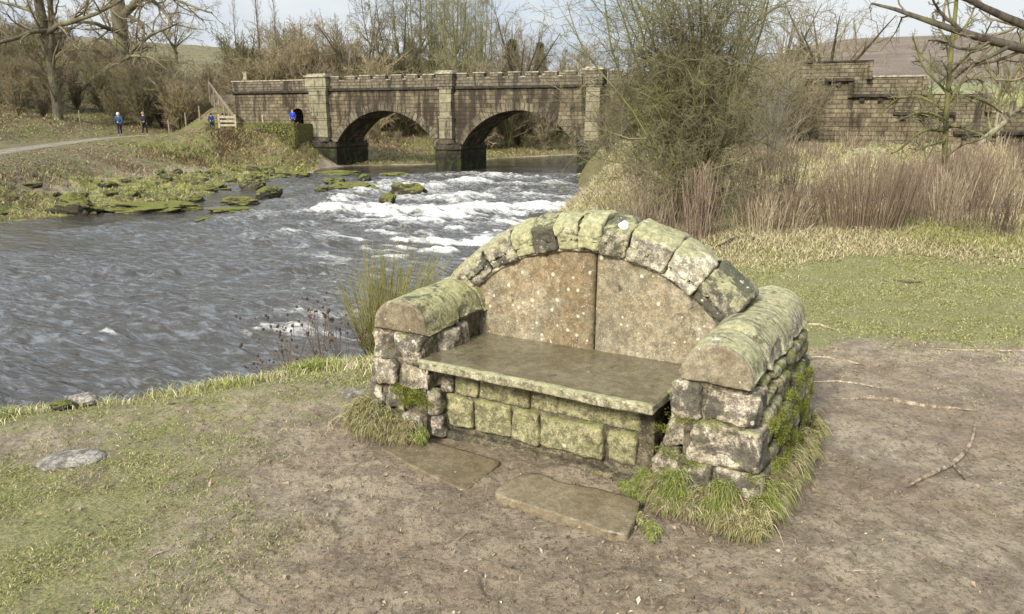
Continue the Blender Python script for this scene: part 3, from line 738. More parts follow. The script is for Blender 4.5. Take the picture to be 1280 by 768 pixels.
def flagstone(outline, z_top, thick, label, seed):
    P = np.array(outline, float); n = len(P)
    # resample outline
    pts = []
    for k in range(n):
        a, b = P[k], P[(k + 1) % n]; m = max(2, int(np.linalg.norm(b - a) / .02))
        for j in range(m): pts.append(a + (b - a) * j / m)
    pts = np.array(pts); c = pts.mean(0)
    for _ in range(2): pts = (np.roll(pts, 1, 0) + 2 * pts + np.roll(pts, -1, 0)) / 4
    pts += np.stack([fbm(np.c_[pts * 14, 0 * pts[:, :1]], 3, seed), fbm(np.c_[pts * 14, 0 * pts[:, :1] + 4], 3, seed)], 1) * .010
    m = len(pts); V = []; lv = [(1.0, -thick), (1.004, -.006), (.998, -.0015), (.990, 0)] + [(s, 0) for s in (.9, .8, .65, .5, .35, .2)]
    for s, dz in lv:
        q = c + (pts - c) * s; base = z_top + fbm(np.c_[q * 5, 0 * q[:, :1]], 4, seed + 3) * .004
        V.append(np.c_[q, base + dz])
    V = np.concatenate(V + [np.array([[*c, z_top]])]); Q = []; L = len(lv)
    i = np.arange(m); j = np.roll(i, -1)
    for k in range(L - 1): Q.append(np.stack([k * m + i, k * m + j, (k + 1) * m + j, (k + 1) * m + i], 1))
    T = np.stack([(L - 1) * m + i, (L - 1) * m + j, np.full(m, L * m)], 1)
    o = link('flagstone', np_mesh('flagstone', V, np.concatenate(Q), T, M_['flag'])); tag(o, label, 'flagstone'); return o
def ol(L, z):
    return [atz(px, py, z)[:2] for px, py in L][::-1]
flagstone(ol([(474, 560), (492, 549), (506, 545), (560, 558), (626, 577), (606, 597), (580, 614), (530, 591)], .012), .014, .06, 'damp brown flagstone sunk in the earth before the left half of the seat', 21)
flagstone(ol([(616, 618), (634, 602), (652, 592), (672, 590), (692, 600), (716, 606), (760, 614), (802, 627), (782, 670), (734, 656), (680, 638)], .032), .032, .09, 'thick brown flagstone raised on its front edge before the right half of the seat', 22)
# ------------------------------------------------------------------ grass, litter, stems (uncountable)
def blades(name, x, y, z, h, w, lean, cols, seed, bend=.5, mat=None, leandir=None, segs=2):
    rng = np.random.default_rng(seed); N = len(x)
    az = rng.uniform(0, 2 * PI, N); ld = rng.uniform(0, 2 * PI, N) if leandir is None else leandir + rng.normal(0, .6, N)
    sx, sy = np.cos(az) * w / 2, np.sin(az) * w / 2
    dx, dy = np.cos(ld) * lean * h, np.sin(ld) * lean * h
    B = np.stack([x, y, z], 1)
    V = np.empty((N, 5, 3))
    V[:, 0] = B + np.stack([-sx, -sy, -.004 + 0 * x], 1); V[:, 1] = B + np.stack([sx, sy, -.004 + 0 * x], 1)
    mid = B + np.stack([dx * .35, dy * .35, h * .6], 1)
    V[:, 2] = mid + np.stack([sx * .8, sy * .8, 0 * x], 1); V[:, 3] = mid - np.stack([sx * .8, sy * .8, 0 * x], 1)
    V[:, 4] = B + np.stack([dx, dy, h * (1 - bend * lean * .35)], 1)
    i = np.arange(N) * 5
    Q = np.stack([i, i + 1, i + 2, i + 3], 1); T = np.stack([i + 3, i + 2, i + 4], 1)
    me = np_mesh(name, V.reshape(-1, 3), Q, T, mat or M_['blade'], {'tint': np.repeat(cols, 5, 0)})
    return link(name, me)
M_['blade'] = leafcol_mat('grass_blade', .65)
M_['stem'] = leafcol_mat('dry_stem', .85)
M_['litter'] = leafcol_mat('dead_leaf', .8)

def lerp_cols(rng, N, pal, wts):
    pal = np.array(pal); k = rng.choice(len(pal), N, p=np.array(wts) / sum(wts)); c = pal[k] * rng.uniform(.75, 1.25, (N, 1)); return c

def scatter(rng, N, ang, r0, r1, power=1.0):
    """points spread evenly over the view wedge from a distance r0 to r1"""
    a = np.radians(rng.uniform(ang[0], ang[1], N)); u = rng.uniform(0, 1, N)
    r = r0 * (r1 / r0) ** (u ** power)
    return np.sin(a) * r, np.cos(a) * r, r

STRAW = (.40, .34, .19); PALE = (.50, .44, .28); GREEN = (.12, .16, .03); LIME = (.26, .30, .07); OLIVE = (.20, .20, .06); BROWN = (.17, .12, .07)
def turf():
    rng = np.random.default_rng(5)
    # short trodden grass, thin and patchy
    x, y, r = scatter(rng, 900000, (-42, 42), 1.9, 11)
    g, edge, n = near_zone(x, y); z, dN, dF, pd = land(x, y)
    pat = fbm2(x, y, 4.5, 4, 401) * .7 + fbm2(x, y, 1.3, 3, 402) * .5
    keep = (dN > 1.6) & (rng.uniform(0, 1, len(x)) < np.clip(g * (.46 + 1.9 * pat), .006, 1))
    ux = (x - CA[0]) * CD[0] + (y - CA[1]) * CD[1]; uy = (x - CA[0]) * CN[0] + (y - CA[1]) * CN[1]
    keep &= ~((ux > -.45) & (ux < 1.65) & (uy > -.35) & (uy < 1.1))
    x, y, z, r, g = x[keep], y[keep], z[keep], r[keep], g[keep]; N = len(x)
    h = rng.uniform(.004, .011, N) * (.8 + .10 * r); w = .0012 + .0006 * r
    cols = lerp_cols(rng, N, [(.21, .21, .07), (.26, .285, .075), (.42, .36, .20), BROWN, (.14, .18, .04)], [4, 3, 4, 1.5, 3])
    o = blades('short_grass', x, y, z, h, w, rng.uniform(.8, 3.2, N), cols, 1, .25)
    tag(o, 'thin trodden olive and straw coloured turf over the bare earth', 'grass', kind='stuff')
    # longer bright grass along the brink of the near bank
    x, y, r = scatter(rng, 420000, (-42, 12), 3.2, 8.5)
    g, edge, n = near_zone(x, y); z, dN, dF, pd = land(x, y)
    pat = fbm2(x, y, 2.2, 4, 411)
    keep = (dN > .9) & (rng.uniform(0, 1, len(x)) < edge * np.clip(.55 + 1.3 * pat, .04, 1)); keep &= (y < 7.5)
    ux = (x - CA[0]) * CD[0] + (y - CA[1]) * CD[1]; uy = (x - CA[0]) * CN[0] + (y - CA[1]) * CN[1]
    keep &= ~((ux > -.42) & (ux < 1.65) & (uy > -.05) & (uy < 1.0))
    keep[np.cumsum(keep) > 150000] = False
    x, y, z, pat = x[keep], y[keep], z[keep], pat[keep]; N = len(x)
    cols = np.where(((pat + rng.normal(0, .22, N)) > .03)[:, None], lerp_cols(rng, N, [GREEN, (.30, .34, .07), OLIVE], [1, 5, 2]), lerp_cols(rng, N, [STRAW, (.58, .52, .34), OLIVE], [4, 4, 2]))
    o = blades('brink_grass', x, y, z, rng.uniform(.02, .09, N) * (.5 + np.clip(pat + .5, 0, 1)), .004 + 0 * x, rng.uniform(.3, 1.5, N), cols, 2)
    tag(o, 'longer lime green and straw grass along the edge of the near bank', 'grass', kind='stuff')
    # meadow grass, tufty and dead, beyond the lawn
    x, y, r = scatter(rng, 420000, (2, 42), 6.5, 46, .8)
    z, dN, dF, pd = land(x, y); n = fbm2(x, y, .7, 4, 421)
    keep = (dN > 1.2) & (y > 7.9 + .13 * x + n * 1.4) & ((y * .917 + x * .4) < 47)
    keep &= rng.uniform(0, 1, len(x)) < np.clip(.7 + n, .25, 1)
    x, y, z, r, n = x[keep], y[keep], z[keep], r[keep], n[keep]; N = len(x)
    cols = np.where(((fbm2(x, y, .5, 3, 422) + rng.normal(0, .2, N)) > .16)[:, None], lerp_cols(rng, N, [(.27, .28, .08), OLIVE, STRAW], [3, 3, 2]), lerp_cols(rng, N, [STRAW, PALE, OLIVE, BROWN], [5, 4, 2, 2]))
    o = blades('meadow_grass', x, y, z, rng.uniform(.04, .16, N) * (1 + .03 * r) * np.clip((y - 7) / 5, .2, 1), .0016 + .0005 * r, rng.uniform(.4, 1.8, N), cols, 3)
    tag(o, 'rough straw coloured meadow grass between the dry stems', 'grass', kind='stuff')
turf()

def far_bank_growth():
    rng = np.random.default_rng(15)
    x, y, r = scatter(rng, 300000, (-43, 9), 27, 118, 1.0); es, ev = rng.uniform(-21, -9.5, 26000), rng.uniform(-11, .5, 26000); x = np.r_[x, BP[0] + es * BD[0] + ev * BN[0]]; y = np.r_[y, BP[1] + es * BD[1] + ev * BN[1]]; r = np.hypot(x, y); z, dN, dF, pd = land(x, y)
    keep = (dF > .25) & (dF > dN) & (pd > 1.1); keep &= rng.uniform(0, 1, len(x)) < np.clip(.55 + fbm2(x, y, .35, 4, 451) * 1.4, .08, 1)
    x, y, z, r, dF = x[keep], y[keep], z[keep], r[keep], dF[keep]; N = len(x); n = fbm2(x, y, .16, 4, 452) + rng.normal(0, .16, N)
    low = dF < 6
    c = np.where((n > .12)[:, None], lerp_cols(rng, N, [OLIVE, LIME, (.13, .12, .05)], [4, 2, 3]), lerp_cols(rng, N, [(.24, .16, .09), (.16, .10, .055), STRAW, (.10, .07, .04)], [4, 4, 2.5, 3]))
    c = np.where((low & (n > -.05))[:, None], lerp_cols(rng, N, [(.15, .16, .03), LIME, STRAW], [4, 3, 2]), c)
    o = blades('bank_growth', x, y, z, rng.uniform(.06, .27, N) * np.where(low, .6, 1) * np.where((y > 49) & (x > -24), 1.8, 1) * np.where(x < -22.5, .22 + .78 * sstep(2, 7, pd[keep]), 1), .010 + .0005 * r, rng.uniform(.5, 2.2, N), c, 16)
    tag(o, 'dead bracken, brambles and rough grass covering the far bank and slope', 'undergrowth', kind='stuff')
far_bank_growth()

def dry_stems():
    """head-high dead willowherb and rose stems over the meadow"""
    rng = np.random.default_rng(8)
    # the stems stand in clumps with pale grass between them
    cx, cy, cr_ = scatter(rng, 140, (9.0, 42), 9.4, 44, .9); cz, cdn, _, _ = land(cx, cy); ride = np.exp(-((cx / cy - .425 + .06 * fbm2(cy, cy * 0, .3, 2, 5)) / .030) ** 2) * (cy < 28)
    ok = (cdn > .8) & (cy * .917 + cx * .4 < 47) & (ride < .4) & (cy > 9.7 + .06 * cx); cx, cy, cr_ = cx[ok], cy[ok], cr_[ok]
    n_ = np.clip(1500 / cr_ * rng.uniform(.25, 1.3, len(cx)), 25, 150).astype(int); ci = np.repeat(np.arange(len(cx)), n_); N = len(ci); rad = rng.uniform(.18, .55, len(cx)) * (1 + .018 * cr_)
    aa = rng.uniform(0, 2 * PI, N); qq = np.abs(rng.normal(0, .62, N)) * rad[ci]; x = cx[ci] + np.cos(aa) * qq; y = cy[ci] + np.sin(aa) * qq; r = cr_[ci]; z, dN, dF, pd = land(x, y)
    Hc = rng.uniform(.45, 1.0, len(cx)); H = Hc[ci] * rng.uniform(.5, 1.08, N); tone = rng.uniform(.70, 1.25, len(cx)); red = rng.uniform(0, 1, len(cx))
    K = 4; P = np.zeros((N, K, 3)); P[:, 0] = np.stack([x, y, z - .02], 1)
    a = aa + rng.normal(0, .5, N); l = (.05 + .55 * qq / rad[ci] * rng.uniform(.3, 1, N)) * H * .55
    for k in range(1, K):
        t = k / (K - 1); P[:, k] = P[:, 0] + np.stack([np.cos(a) * l * t ** 1.5, np.sin(a) * l * t ** 1.5, H * t], 1) + rng.normal(0, .012, (N, 3))
    R0 = (.0022 + .00022 * r)[:, None] * np.array([1.1, 1, .8, .5])[None]
    V, Q = tubes(P, R0, 3)
    c0 = tone[ci][:, None] * np.where((red[ci] < .6)[:, None], lerp_cols(rng, N, [(.19, .138, .098), (.27, .205, .148), (.14, .103, .075)], [4, 4, 3]), lerp_cols(rng, N, [(.30, .24, .16), (.40, .34, .22), (.22, .17, .11)], [4, 3, 3]))
    mb = MB(); mb.add(V, Q, None, np.repeat(c0, K * 3, 0))
    # side twigs in the upper half
    M = N * 2; par = rng.integers(0, N, M); t = rng.uniform(.4, .95, M); k0 = np.minimum((t * (K - 1)).astype(int), K - 2); f = t * (K - 1) - k0
    B = P[par, k0] * (1 - f[:, None]) + P[par, k0 + 1] * f[:, None]; a = rng.uniform(0, 2 * PI, M); L = rng.uniform(.05, .22, M)
    E_ = B + np.stack([np.cos(a) * L * .45, np.sin(a) * L * .45, L], 1)
    V, Q = tubes(np.stack([B, E_], 1), R0[par][:, [2, 3]] * .8, 3); mb.add(V, Q, None, np.repeat(c0[par], 6, 0))
    o = mb.build('dry_stems', M_['stem']); tag(o, 'thicket of dead reddish brown stems standing across the meadow', 'dry stems', kind='stuff')
dry_stems()

def leaf_litter():
    rng = np.random.default_rng(9)
    x, y, r = scatter(rng, 7000, (-42, 42), 1.9, 12); z, dN, dF, pd = land(x, y); keep = (dN > 1.8)
    n = fbm2(x, y, 1.6, 3, 441); keep &= rng.uniform(0, 1, len(x)) < np.clip(.35 + n * 1.3, .06, 1)
    x, y, z = x[keep], y[keep], z[keep]
    # heaped leaves at the foot of the stems
    hx, hy = rng.uniform(2.3, 9, 5200), rng.uniform(8.2, 10.6, 5200); hz, dn2, _, _ = land(hx, hy)
    kk = fbm2(hx, hy, 1.3, 3, 442) > .05; x = np.r_[x, hx[kk]]; y = np.r_[y, hy[kk]]; z = np.r_[z, hz[kk]]; N = len(x)
    s = rng.uniform(.005, .014, N) * (1 + .5 * (y > 8)); a = rng.uniform(0, 2 * PI, N); tl = rng.normal(0, .45, (N, 2))
    u = np.stack([np.cos(a), np.sin(a), tl[:, 0]], 1) * s[:, None]; v = np.stack([-np.sin(a), np.cos(a), tl[:, 1]], 1) * (s * rng.uniform(.35, .8, N))[:, None]
    c = np.stack([x, y, z + .006], 1)
    V = np.stack([c - u, c - v * .9, c + u, c + v], 1); V[:, 1, 2] += s * .35; V[:, 3, 2] += s * .3
    i = np.arange(N) * 4; T = np.concatenate([np.stack([i, i + 1, i + 2], 1), np.stack([i, i + 2, i + 3], 1)])
    cols = lerp_cols(rng, N, [(.20, .14, .085), (.42, .36, .26), (.13, .095, .06), (.28, .20, .13)], [4, .5, 4, 2])
    o = link('leaf_litter', np_mesh('leaf_litter', V.reshape(-1, 3), None, T, M_['litter'], {'tint': np.repeat(cols, 4, 0)}, False))
    tag(o, 'scattered brown dead leaves lying on the earth and grass', 'leaf litter', kind='stuff')
    # crumbs and small stones trodden into the earth
    x, y, r = scatter(rng, 9000, (-42, 42), 1.9, 7); z, dN, dF, pd = land(x, y); g, _, _ = near_zone(x, y); k = (dN > 1.8) & (g < .75)
    x, y, z, r = x[k], y[k], z[k], r[k]; N = len(x)
    ico = np.array([[0, 0, 1], [.9, 0, 0], [0, .9, 0], [-.9, 0, 0], [0, -.9, 0], [0, 0, -.7]]); T0 = np.array([[0, 1, 2], [0, 2, 3], [0, 3, 4], [0, 4, 1], [5, 2, 1], [5, 3, 2], [5, 4, 3], [5, 1, 4]])
    s = rng.lognormal(-5.7, .4, N)[:, None, None] * rng.uniform(.6, 1.4, (N, 6, 3)); V = ico[None] * s + np.stack([x, y, z + .001], 1)[:, None]
    cols = lerp_cols(rng, N, [(.20, .15, .105), (.12, .085, .06), (.32, .27, .21)], [5, 4, 1])
    o = link('earth_crumbs', np_mesh('earth_crumbs', V.reshape(-1, 3), None, (T0[None] + (np.arange(N) * 6)[:, None, None]).reshape(-1, 3), M_['litter'], {'tint': np.repeat(cols, 6, 0)}))
    tag(o, 'loose crumbs of earth and grit on the trodden ground', 'earth crumbs', kind='stuff')
leaf_litter()

# grass tufts hanging round the foot of the sofa
def sofa_local(u, v): return CA[0] + u * CD[0] + v * CN[0], CA[1] + u * CD[1] + v * CN[1]
def skirt(name, segs, n, label, seed, hmul=1.0, green=.35):
    """segs: (u0,v0,u1,v1,outdir_u,outdir_v, zbase)"""
    rng = np.random.default_rng(seed); mb = MB()
    for (u0, v0, u1, v1, ou, ov, zb, spread) in segs:
        L = math.hypot(u1 - u0, v1 - v0); N = int(n * L); nt = max(3, int(L / .055)); tc = (np.arange(nt) + rng.uniform(.2, .8, nt)) / nt; ts = rng.uniform(.55, 1.3, nt); tg = rng.uniform(0, 1, nt)
        k = rng.integers(0, nt, N); t = np.clip(tc[k] + rng.normal(0, .022 / L, N), 0, 1)
        u = u0 + (u1 - u0) * t; v = v0 + (v1 - v0) * t; off = rng.uniform(-.02, spread, N) * ts[k]
        off = off * .75; u += ou * off; v += ov * off
        X, Y = sofa_local(u, v); z = zb * (1 - off / (spread + .001) * .8) * rng.uniform(.5, 1.0, N) * ts[k]
        ln = rng.lognormal(-3.05, .38, N) * ts[k] * hmul
        ox = ou * CD[0] + ov * CN[0]; oy = ou * CD[1] + ov * CN[1]; dev = rng.normal(0, .85, N)
        dx = ox * np.cos(dev) - oy * np.sin(dev); dy = ox * np.sin(dev) + oy * np.cos(dev)
        # arching over: up, out, down
        K = 5; P = np.zeros((N, K, 3)); reach = rng.uniform(.5, 1.0, N)
        for j in range(K):
            s = j / (K - 1); P[:, j, 0] = X + dx * ln * reach * (s ** 1.2); P[:, j, 1] = Y + dy * ln * reach * (s ** 1.2)
            P[:, j, 2] = z + .012 + ln * (1.25 * s - 1.75 * s * s * reach * 1.05)
        P[:, :, 2] = np.maximum(P[:, :, 2], .004 + .002 * rng.uniform(0, 1, (N, 1)))
        R = (rng.uniform(.0009, .0018, N))[:, None] * np.array([1, 1, .9, .7, .25])[None]
        V, Q = tubes(P, R, 3)
        isg = (tg[k] < green) ^ (rng.uniform(0, 1, N) < .2)
        c = np.where(isg[:, None], lerp_cols(rng, N, [GREEN, LIME, (.18, .24, .05)], [2, 4, 3]), lerp_cols(rng, N, [STRAW, PALE, OLIVE, (.22, .16, .085), (.13, .10, .05)], [4, 2.5, 2, 3, 1.5]))
        cc = np.repeat(c, K * 3, 0)
        mb.add(V, Q, None, cc)
    o = mb.build(name, M_['blade']); tag(o, label, 'grass tuft', kind='stuff'); return o
skirt('grass_skirt', [(1.20, .05, 1.61, .05, 0, -1, .10, .06), (1.10, .12, 1.22, .06, -.5, -.86, .10, .06), (1.62, .05, 1.655, .55, 1, -.1, .10, .04), (1.64, .5, 1.66, 1.1, 1, 0, .09, .04), (1.22, .03, 1.66, .0, .1, -1, .05, .09), (1.58, .05, 1.64, .03, .7, -.7, .13, .07)], 13500, 'long green and straw grass hanging round the foot of the right arm', 31, .75, .18)
skirt('grass_skirt', [(-.44, .0, -.20, .0, 0, -1, .12, .09), (-.22, .0, .0, .02, .1, -1, .09, .10), (-.47, .35, -.44, .0, -1, -.3, .10, .08)], 9500, 'straw coloured grass tufts at the foot of the left arm', 32, .8, .28)
skirt('grass_fringe', [(1.02, .09, 1.16, .02, -.1, -1, .03, .06), (1.18, -.12, 1.30, -.22, 0, -1, .02, .08)], 3500, 'small bright green grass fringe beside the right end of the kerb', 33, .5, .8)
# moss cushions growing in the joints of the arms (parts of the sofa)
def moss_cushion(pts, rad, n, label, seed):
    rng = np.random.default_rng(seed); mb = MB(); N = n
    P0 = np.array(pts)[rng.integers(0, len(pts), N)] + rng.normal(0, 1, (N, 3)) * rad
    az = rng.uniform(0, 2 * PI, N); el = rng.uniform(.0, 1.2, N); L = rng.uniform(.003, .008, N)
    d = np.stack([np.cos(az) * np.cos(el), np.sin(az) * np.cos(el), np.sin(el)], 1) * L[:, None]
    s = np.cross(d, rng.normal(0, 1, (N, 3))); s /= np.linalg.norm(s, axis=1, keepdims=True); s *= .0016
    V = np.stack([P0 - s, P0 + s, P0 + d], 1); i = np.arange(N) * 3
    c = lerp_cols(rng, N, [(.15, .17, .025), (.24, .25, .05), (.07, .08, .015)], [4, 3, 2])
    mb.add(V.reshape(-1, 3), None, np.stack([i, i + 1, i + 2], 1), np.repeat(c, 3, 0))
    o = mb.build('moss_cushion', M_['blade'], sofa, False); o['label'] = label
moss_cushion([(-.10, .055, .225), (-.05, .07, .215), (-.14, .05, .20), (-.02, .09, .20), (-.08, .05, .25), (-.17, .04, .26)], [.022, .022, .014], 9000, 'bright green moss cushion on the left arm', 51)
rg = np.random.default_rng(7)
moss_cushion([(1.625 + (.4 - z) * .1, v, z) for v, z in zip(rg.uniform(.15, 1.0, 40), rg.uniform(.05, .45, 40))], [.008, .022, .014], 26000, 'bright green moss in the joints of the right arm', 52)
moss_cushion([(1.28, .07, .395), (1.40, .07, .392), (1.24, .09, .21), (1.34, .06, .205), (1.18, .14, .3), (1.19, .14, .2), (1.60, .06, .2), (1.61, .07, .12)], [.03, .012, .012], 3600, 'dark green moss between the front stones of the right arm', 53)

# ------------------------------------------------------------------ woody plants
def grow(rng, P, R, spec):
    """P (N,K,3) R (N,K) parents -> child polylines. spec: n, len, angle, K, up, wob, t0, r, lenfall"""
    N, K, _ = P.shape; n = spec['n']; M = N * n
    par = np.repeat(np.arange(N), n)
    t = (np.tile(np.arange(n), N) + rng.uniform(0, 1, M)) / n * (1 - spec.get('t0', .2)) + spec.get('t0', .2); t = np.minimum(t, .999)
    f = t * (K - 1); k0 = f.astype(int); f = (f - k0)[:, None]
    B = P[par, k0] * (1 - f) + P[par, k0 + 1] * f; D = P[par, k0 + 1] - P[par, k0]; D /= np.maximum(np.linalg.norm(D, axis=1, keepdims=True), 1e-9)
    plen = np.linalg.norm(P[:, 1:] - P[:, :-1], axis=2).sum(1)[par]; pr = (R[par, k0] * (1 - f[:, 0]) + R[par, k0 + 1] * f[:, 0])
    rv = rng.normal(0, 1, (M, 3)); rv -= (rv * D).sum(1, keepdims=True) * D; rv /= np.linalg.norm(rv, axis=1, keepdims=True)
    ang = np.radians(rng.normal(spec.get('angle', 45), spec.get('aj', 12), M))[:, None]
    d = D * np.cos(ang) + rv * np.sin(ang)
    L = plen * spec['len'] * rng.uniform(.6, 1.15, M) * (1 - spec.get('lenfall', .5) * (t - spec.get('t0', .2)))
    if 'maxlen' in spec: L = np.minimum(L, spec['maxlen'] * rng.uniform(.7, 1.1, M))
    Kc = spec.get('K', 4); C_ = np.zeros((M, Kc, 3)); C_[:, 0] = B; step = (L / (Kc - 1))[:, None]
    for j in range(1, Kc):
        d = d + rng.normal(0, spec.get('wob', .15), (M, 3)) + np.array([0, 0, spec.get('up', .05)]); d /= np.linalg.norm(d, axis=1, keepdims=True)
        C_[:, j] = C_[:, j - 1] + d * step
    r0 = np.minimum(pr * spec.get('r', .6), spec.get('rmax', 9)); r0 = np.maximum(r0, spec.get('rmin', .004))
    Rc = r0[:, None] * np.linspace(1, spec.get('tip', .35), Kc)[None]; Rc = np.maximum(Rc, spec.get('rmin', .004) * .6)
    return C_, Rc

def resample(P, R, K):
    P = np.asarray(P, float); s = np.r_[0, np.cumsum(np.linalg.norm(P[1:] - P[:-1], axis=1))]; u = np.linspace(0, s[-1], K)
    return np.stack([np.interp(u, s, P[:, k]) for k in range(3)], 1), np.interp(u, s, R)

def smooth_line(P, R, K=12, rng=None, wob=0):
    """Catmull-like smoothing through control points"""
    P, R = resample(P, R, K)
    for _ in range(2): P[1:-1] = (P[:-2] + 2 * P[1:-1] + P[2:]) / 4
    if wob: P[1:] += rng.normal(0, wob, P[1:].shape).cumsum(0) * .6
    return P, R

def woody(name, root, stems, specs, bark, twig, split=1, seed=1, sides=(8, 6, 4, 3, 3, 3), K0=12, wob=.02, trunkname='trunk', crownname='crown', extra=None):
    """stems: list of (points, radii). levels up to split go in the trunk mesh, the rest in the crown mesh"""
    rng = np.random.default_rng(seed); A, B = MB(), MB()
    S = [smooth_line(p, r, K0, rng, wob) for p, r in stems]; P = np.stack([s[0] for s in S]); R = np.stack([s[1] for s in S])
    V, Q = tubes(P, R, sides[0]); A.add(V, Q)
    for lv, sp in enumerate(specs):
        P, R = grow(rng, P, R, sp); V, Q = tubes(P, R, sides[min(lv + 1, len(sides) - 1)])
        (A if lv + 1 < split else B).add(V, Q)
        if 'also' in sp: pass
    a = A.build(trunkname, bark, root); b = B.build(crownname, twig, root)
    return a, b

M_['bark_dark'] = bark_mat('bark_dark', (.055, .045, .035), (.115, .10, .075), (.16, .16, .07), .35)
M_['bark_pale'] = bark_mat('bark_pale', (.12, .105, .075), (.24, .215, .165), (.27, .27, .12), .5, 3)
M_['bark_olive'] = bark_mat('bark_olive', (.085, .075, .035), (.17, .155, .075), (.22, .22, .07), .7, 5)
M_['bark_grey'] = bark_mat('bark_grey', (.075, .065, .045), (.155, .135, .095), (.2, .2, .09), .5, 3)
M_['twig_brown'] = bark_mat('twig_brown', (.16, .128, .075), (.265, .22, .14), (.16, .14, .08), .2, 3)
M_['twig_tan'] = bark_mat('twig_tan', (.20, .155, .09), (.31, .25, .15), (.22, .2, .09), .3, 3)
M_['twig_olive'] = bark_mat('twig_olive', (.12, .108, .060), (.21, .192, .112), (.23, .225, .10), .5, 3)
M_['twig_grey'] = bark_mat('twig_grey', (.17, .15, .125), (.27, .245, .205), (.3, .28, .2), .3, 3)
M_['twig_willow'] = bark_mat('twig_willow', (.20, .185, .045), (.32, .29, .09), (.26, .25, .08), .4, 3)

def copy_tree(o, loc, rz=0, s=1.0, sz=None, label=None, group=None):
    r = o.copy(); C.objects.link(r); r.location = loc; r.rotation_euler = (0, 0, rz); r.scale = (s, s, sz or s)
    if label: r['label'] = label
    if group: r['group'] = group
    for ch in o.children:
        c = ch.copy(); C.objects.link(c); c.parent = r
    return r
# ------------------------------------------------------------------ the big bush on the bank behind the sofa
def central_bush():
    bx, by = 2.58, 11.2; bz = zat(bx, by) - .05; root = empty('riverside_bush', (bx, by, bz), 0, 'large many-stemmed olive green bush with bare upright branches, growing on the bank behind the sofa', 'bush')
    rng = np.random.default_rng(61); stems = []
    # thick upright stems
    for k in range(24):
        a = rng.uniform(0, 2 * PI); s = rng.uniform(.05, .35); h = rng.uniform(3.2, 5.4); fan = (k - 12) / 12 * 1.45 + rng.normal(0, .15)
        p = [(math.cos(a) * s * .4, math.sin(a) * s, 0), (fan * .28 + rng.normal(0, .1), rng.normal(0, .2), h * .25), (fan * .62 + rng.normal(0, .16), rng.normal(0, .35), h * .52), (fan * .95 + rng.normal(0, .22), rng.normal(0, .5), h * .78), (fan * 1.15 + rng.normal(0, .3), rng.normal(0, .6), h)]
        r0 = rng.uniform(.014, .030); stems.append((p, [r0, r0 * .8, r0 * .6, r0 * .4, .006]))
    # low spreading boughs
    for k in range(62):
        a = rng.uniform(0, 2 * PI); h0 = rng.uniform(.2, 3.1); L = rng.uniform(1.0, 1.9) * (1 - .10 * h0); up = rng.uniform(-.3, .9); ca, sa = math.cos(a) * L, math.sin(a) * L * .8
        p = [(ca * .04, sa * .04, h0 * .6), (ca * .35, sa * .35, h0 + .25), (ca * .7, sa * .7, h0 + .25 + up * .45), (ca, sa, h0 + up * .7)]
        r0 = rng.uniform(.008, .016); stems.append((p, [r0, r0 * .75, r0 * .5, .004]))
    woody('bush', root, stems, [dict(n=13, len=.46, angle=55, K=6, up=.05, wob=.30, r=.55, rmin=.004, t0=.12, lenfall=.15, maxlen=1.4),
                                dict(n=7, len=.45, angle=52, K=5, up=.03, wob=.32, r=.6, rmin=.0028, t0=.15, maxlen=.55),
                                dict(n=5, len=.55, angle=50, K=4, up=.02, wob=.32, r=.6, rmin=.0022, t0=.1, maxlen=.30)],
          M_['bark_olive'], M_['twig_olive'], 1, 62, (6, 4, 3, 3), 12, .02, 'trunk', 'crown')
    # dead grey bough hanging at the front
    pass
central_bush()

def at3(px, py, Y): return aty(px, py, Y)

def stems_from_px(L, Y, base, jit=0, rng=None):
    """limbs read off the picture, at depth Y, given relative to base"""
    out = []
    for pts in L:
        p = []; r = []
        for q in pts:
            y = Y + (q[3] if len(q) > 3 else 0); v = at3(q[0], q[1], y) - base; p.append(v); r.append(q[2] / 2 / F_PX * y)
        out.append((p, r))
    return out

FINE = [dict(n=9, len=.55, angle=45, K=6, up=.08, wob=.22, r=.5, rmin=.025, t0=.15, maxlen=4.5, rmax=.11),
        dict(n=7, len=.5, angle=42, K=5, up=.06, wob=.24, r=.5, rmin=.016, t0=.15, maxlen=2.2),
        dict(n=5, len=.55, angle=40, K=4, up=.04, wob=.25, r=.55, rmin=.011, t0=.15, maxlen=1.3), dict(n=4, len=.6, angle=40, K=3, up=.03, wob=.25, r=.6, rmin=.0085, t0=.1, maxlen=.8)]

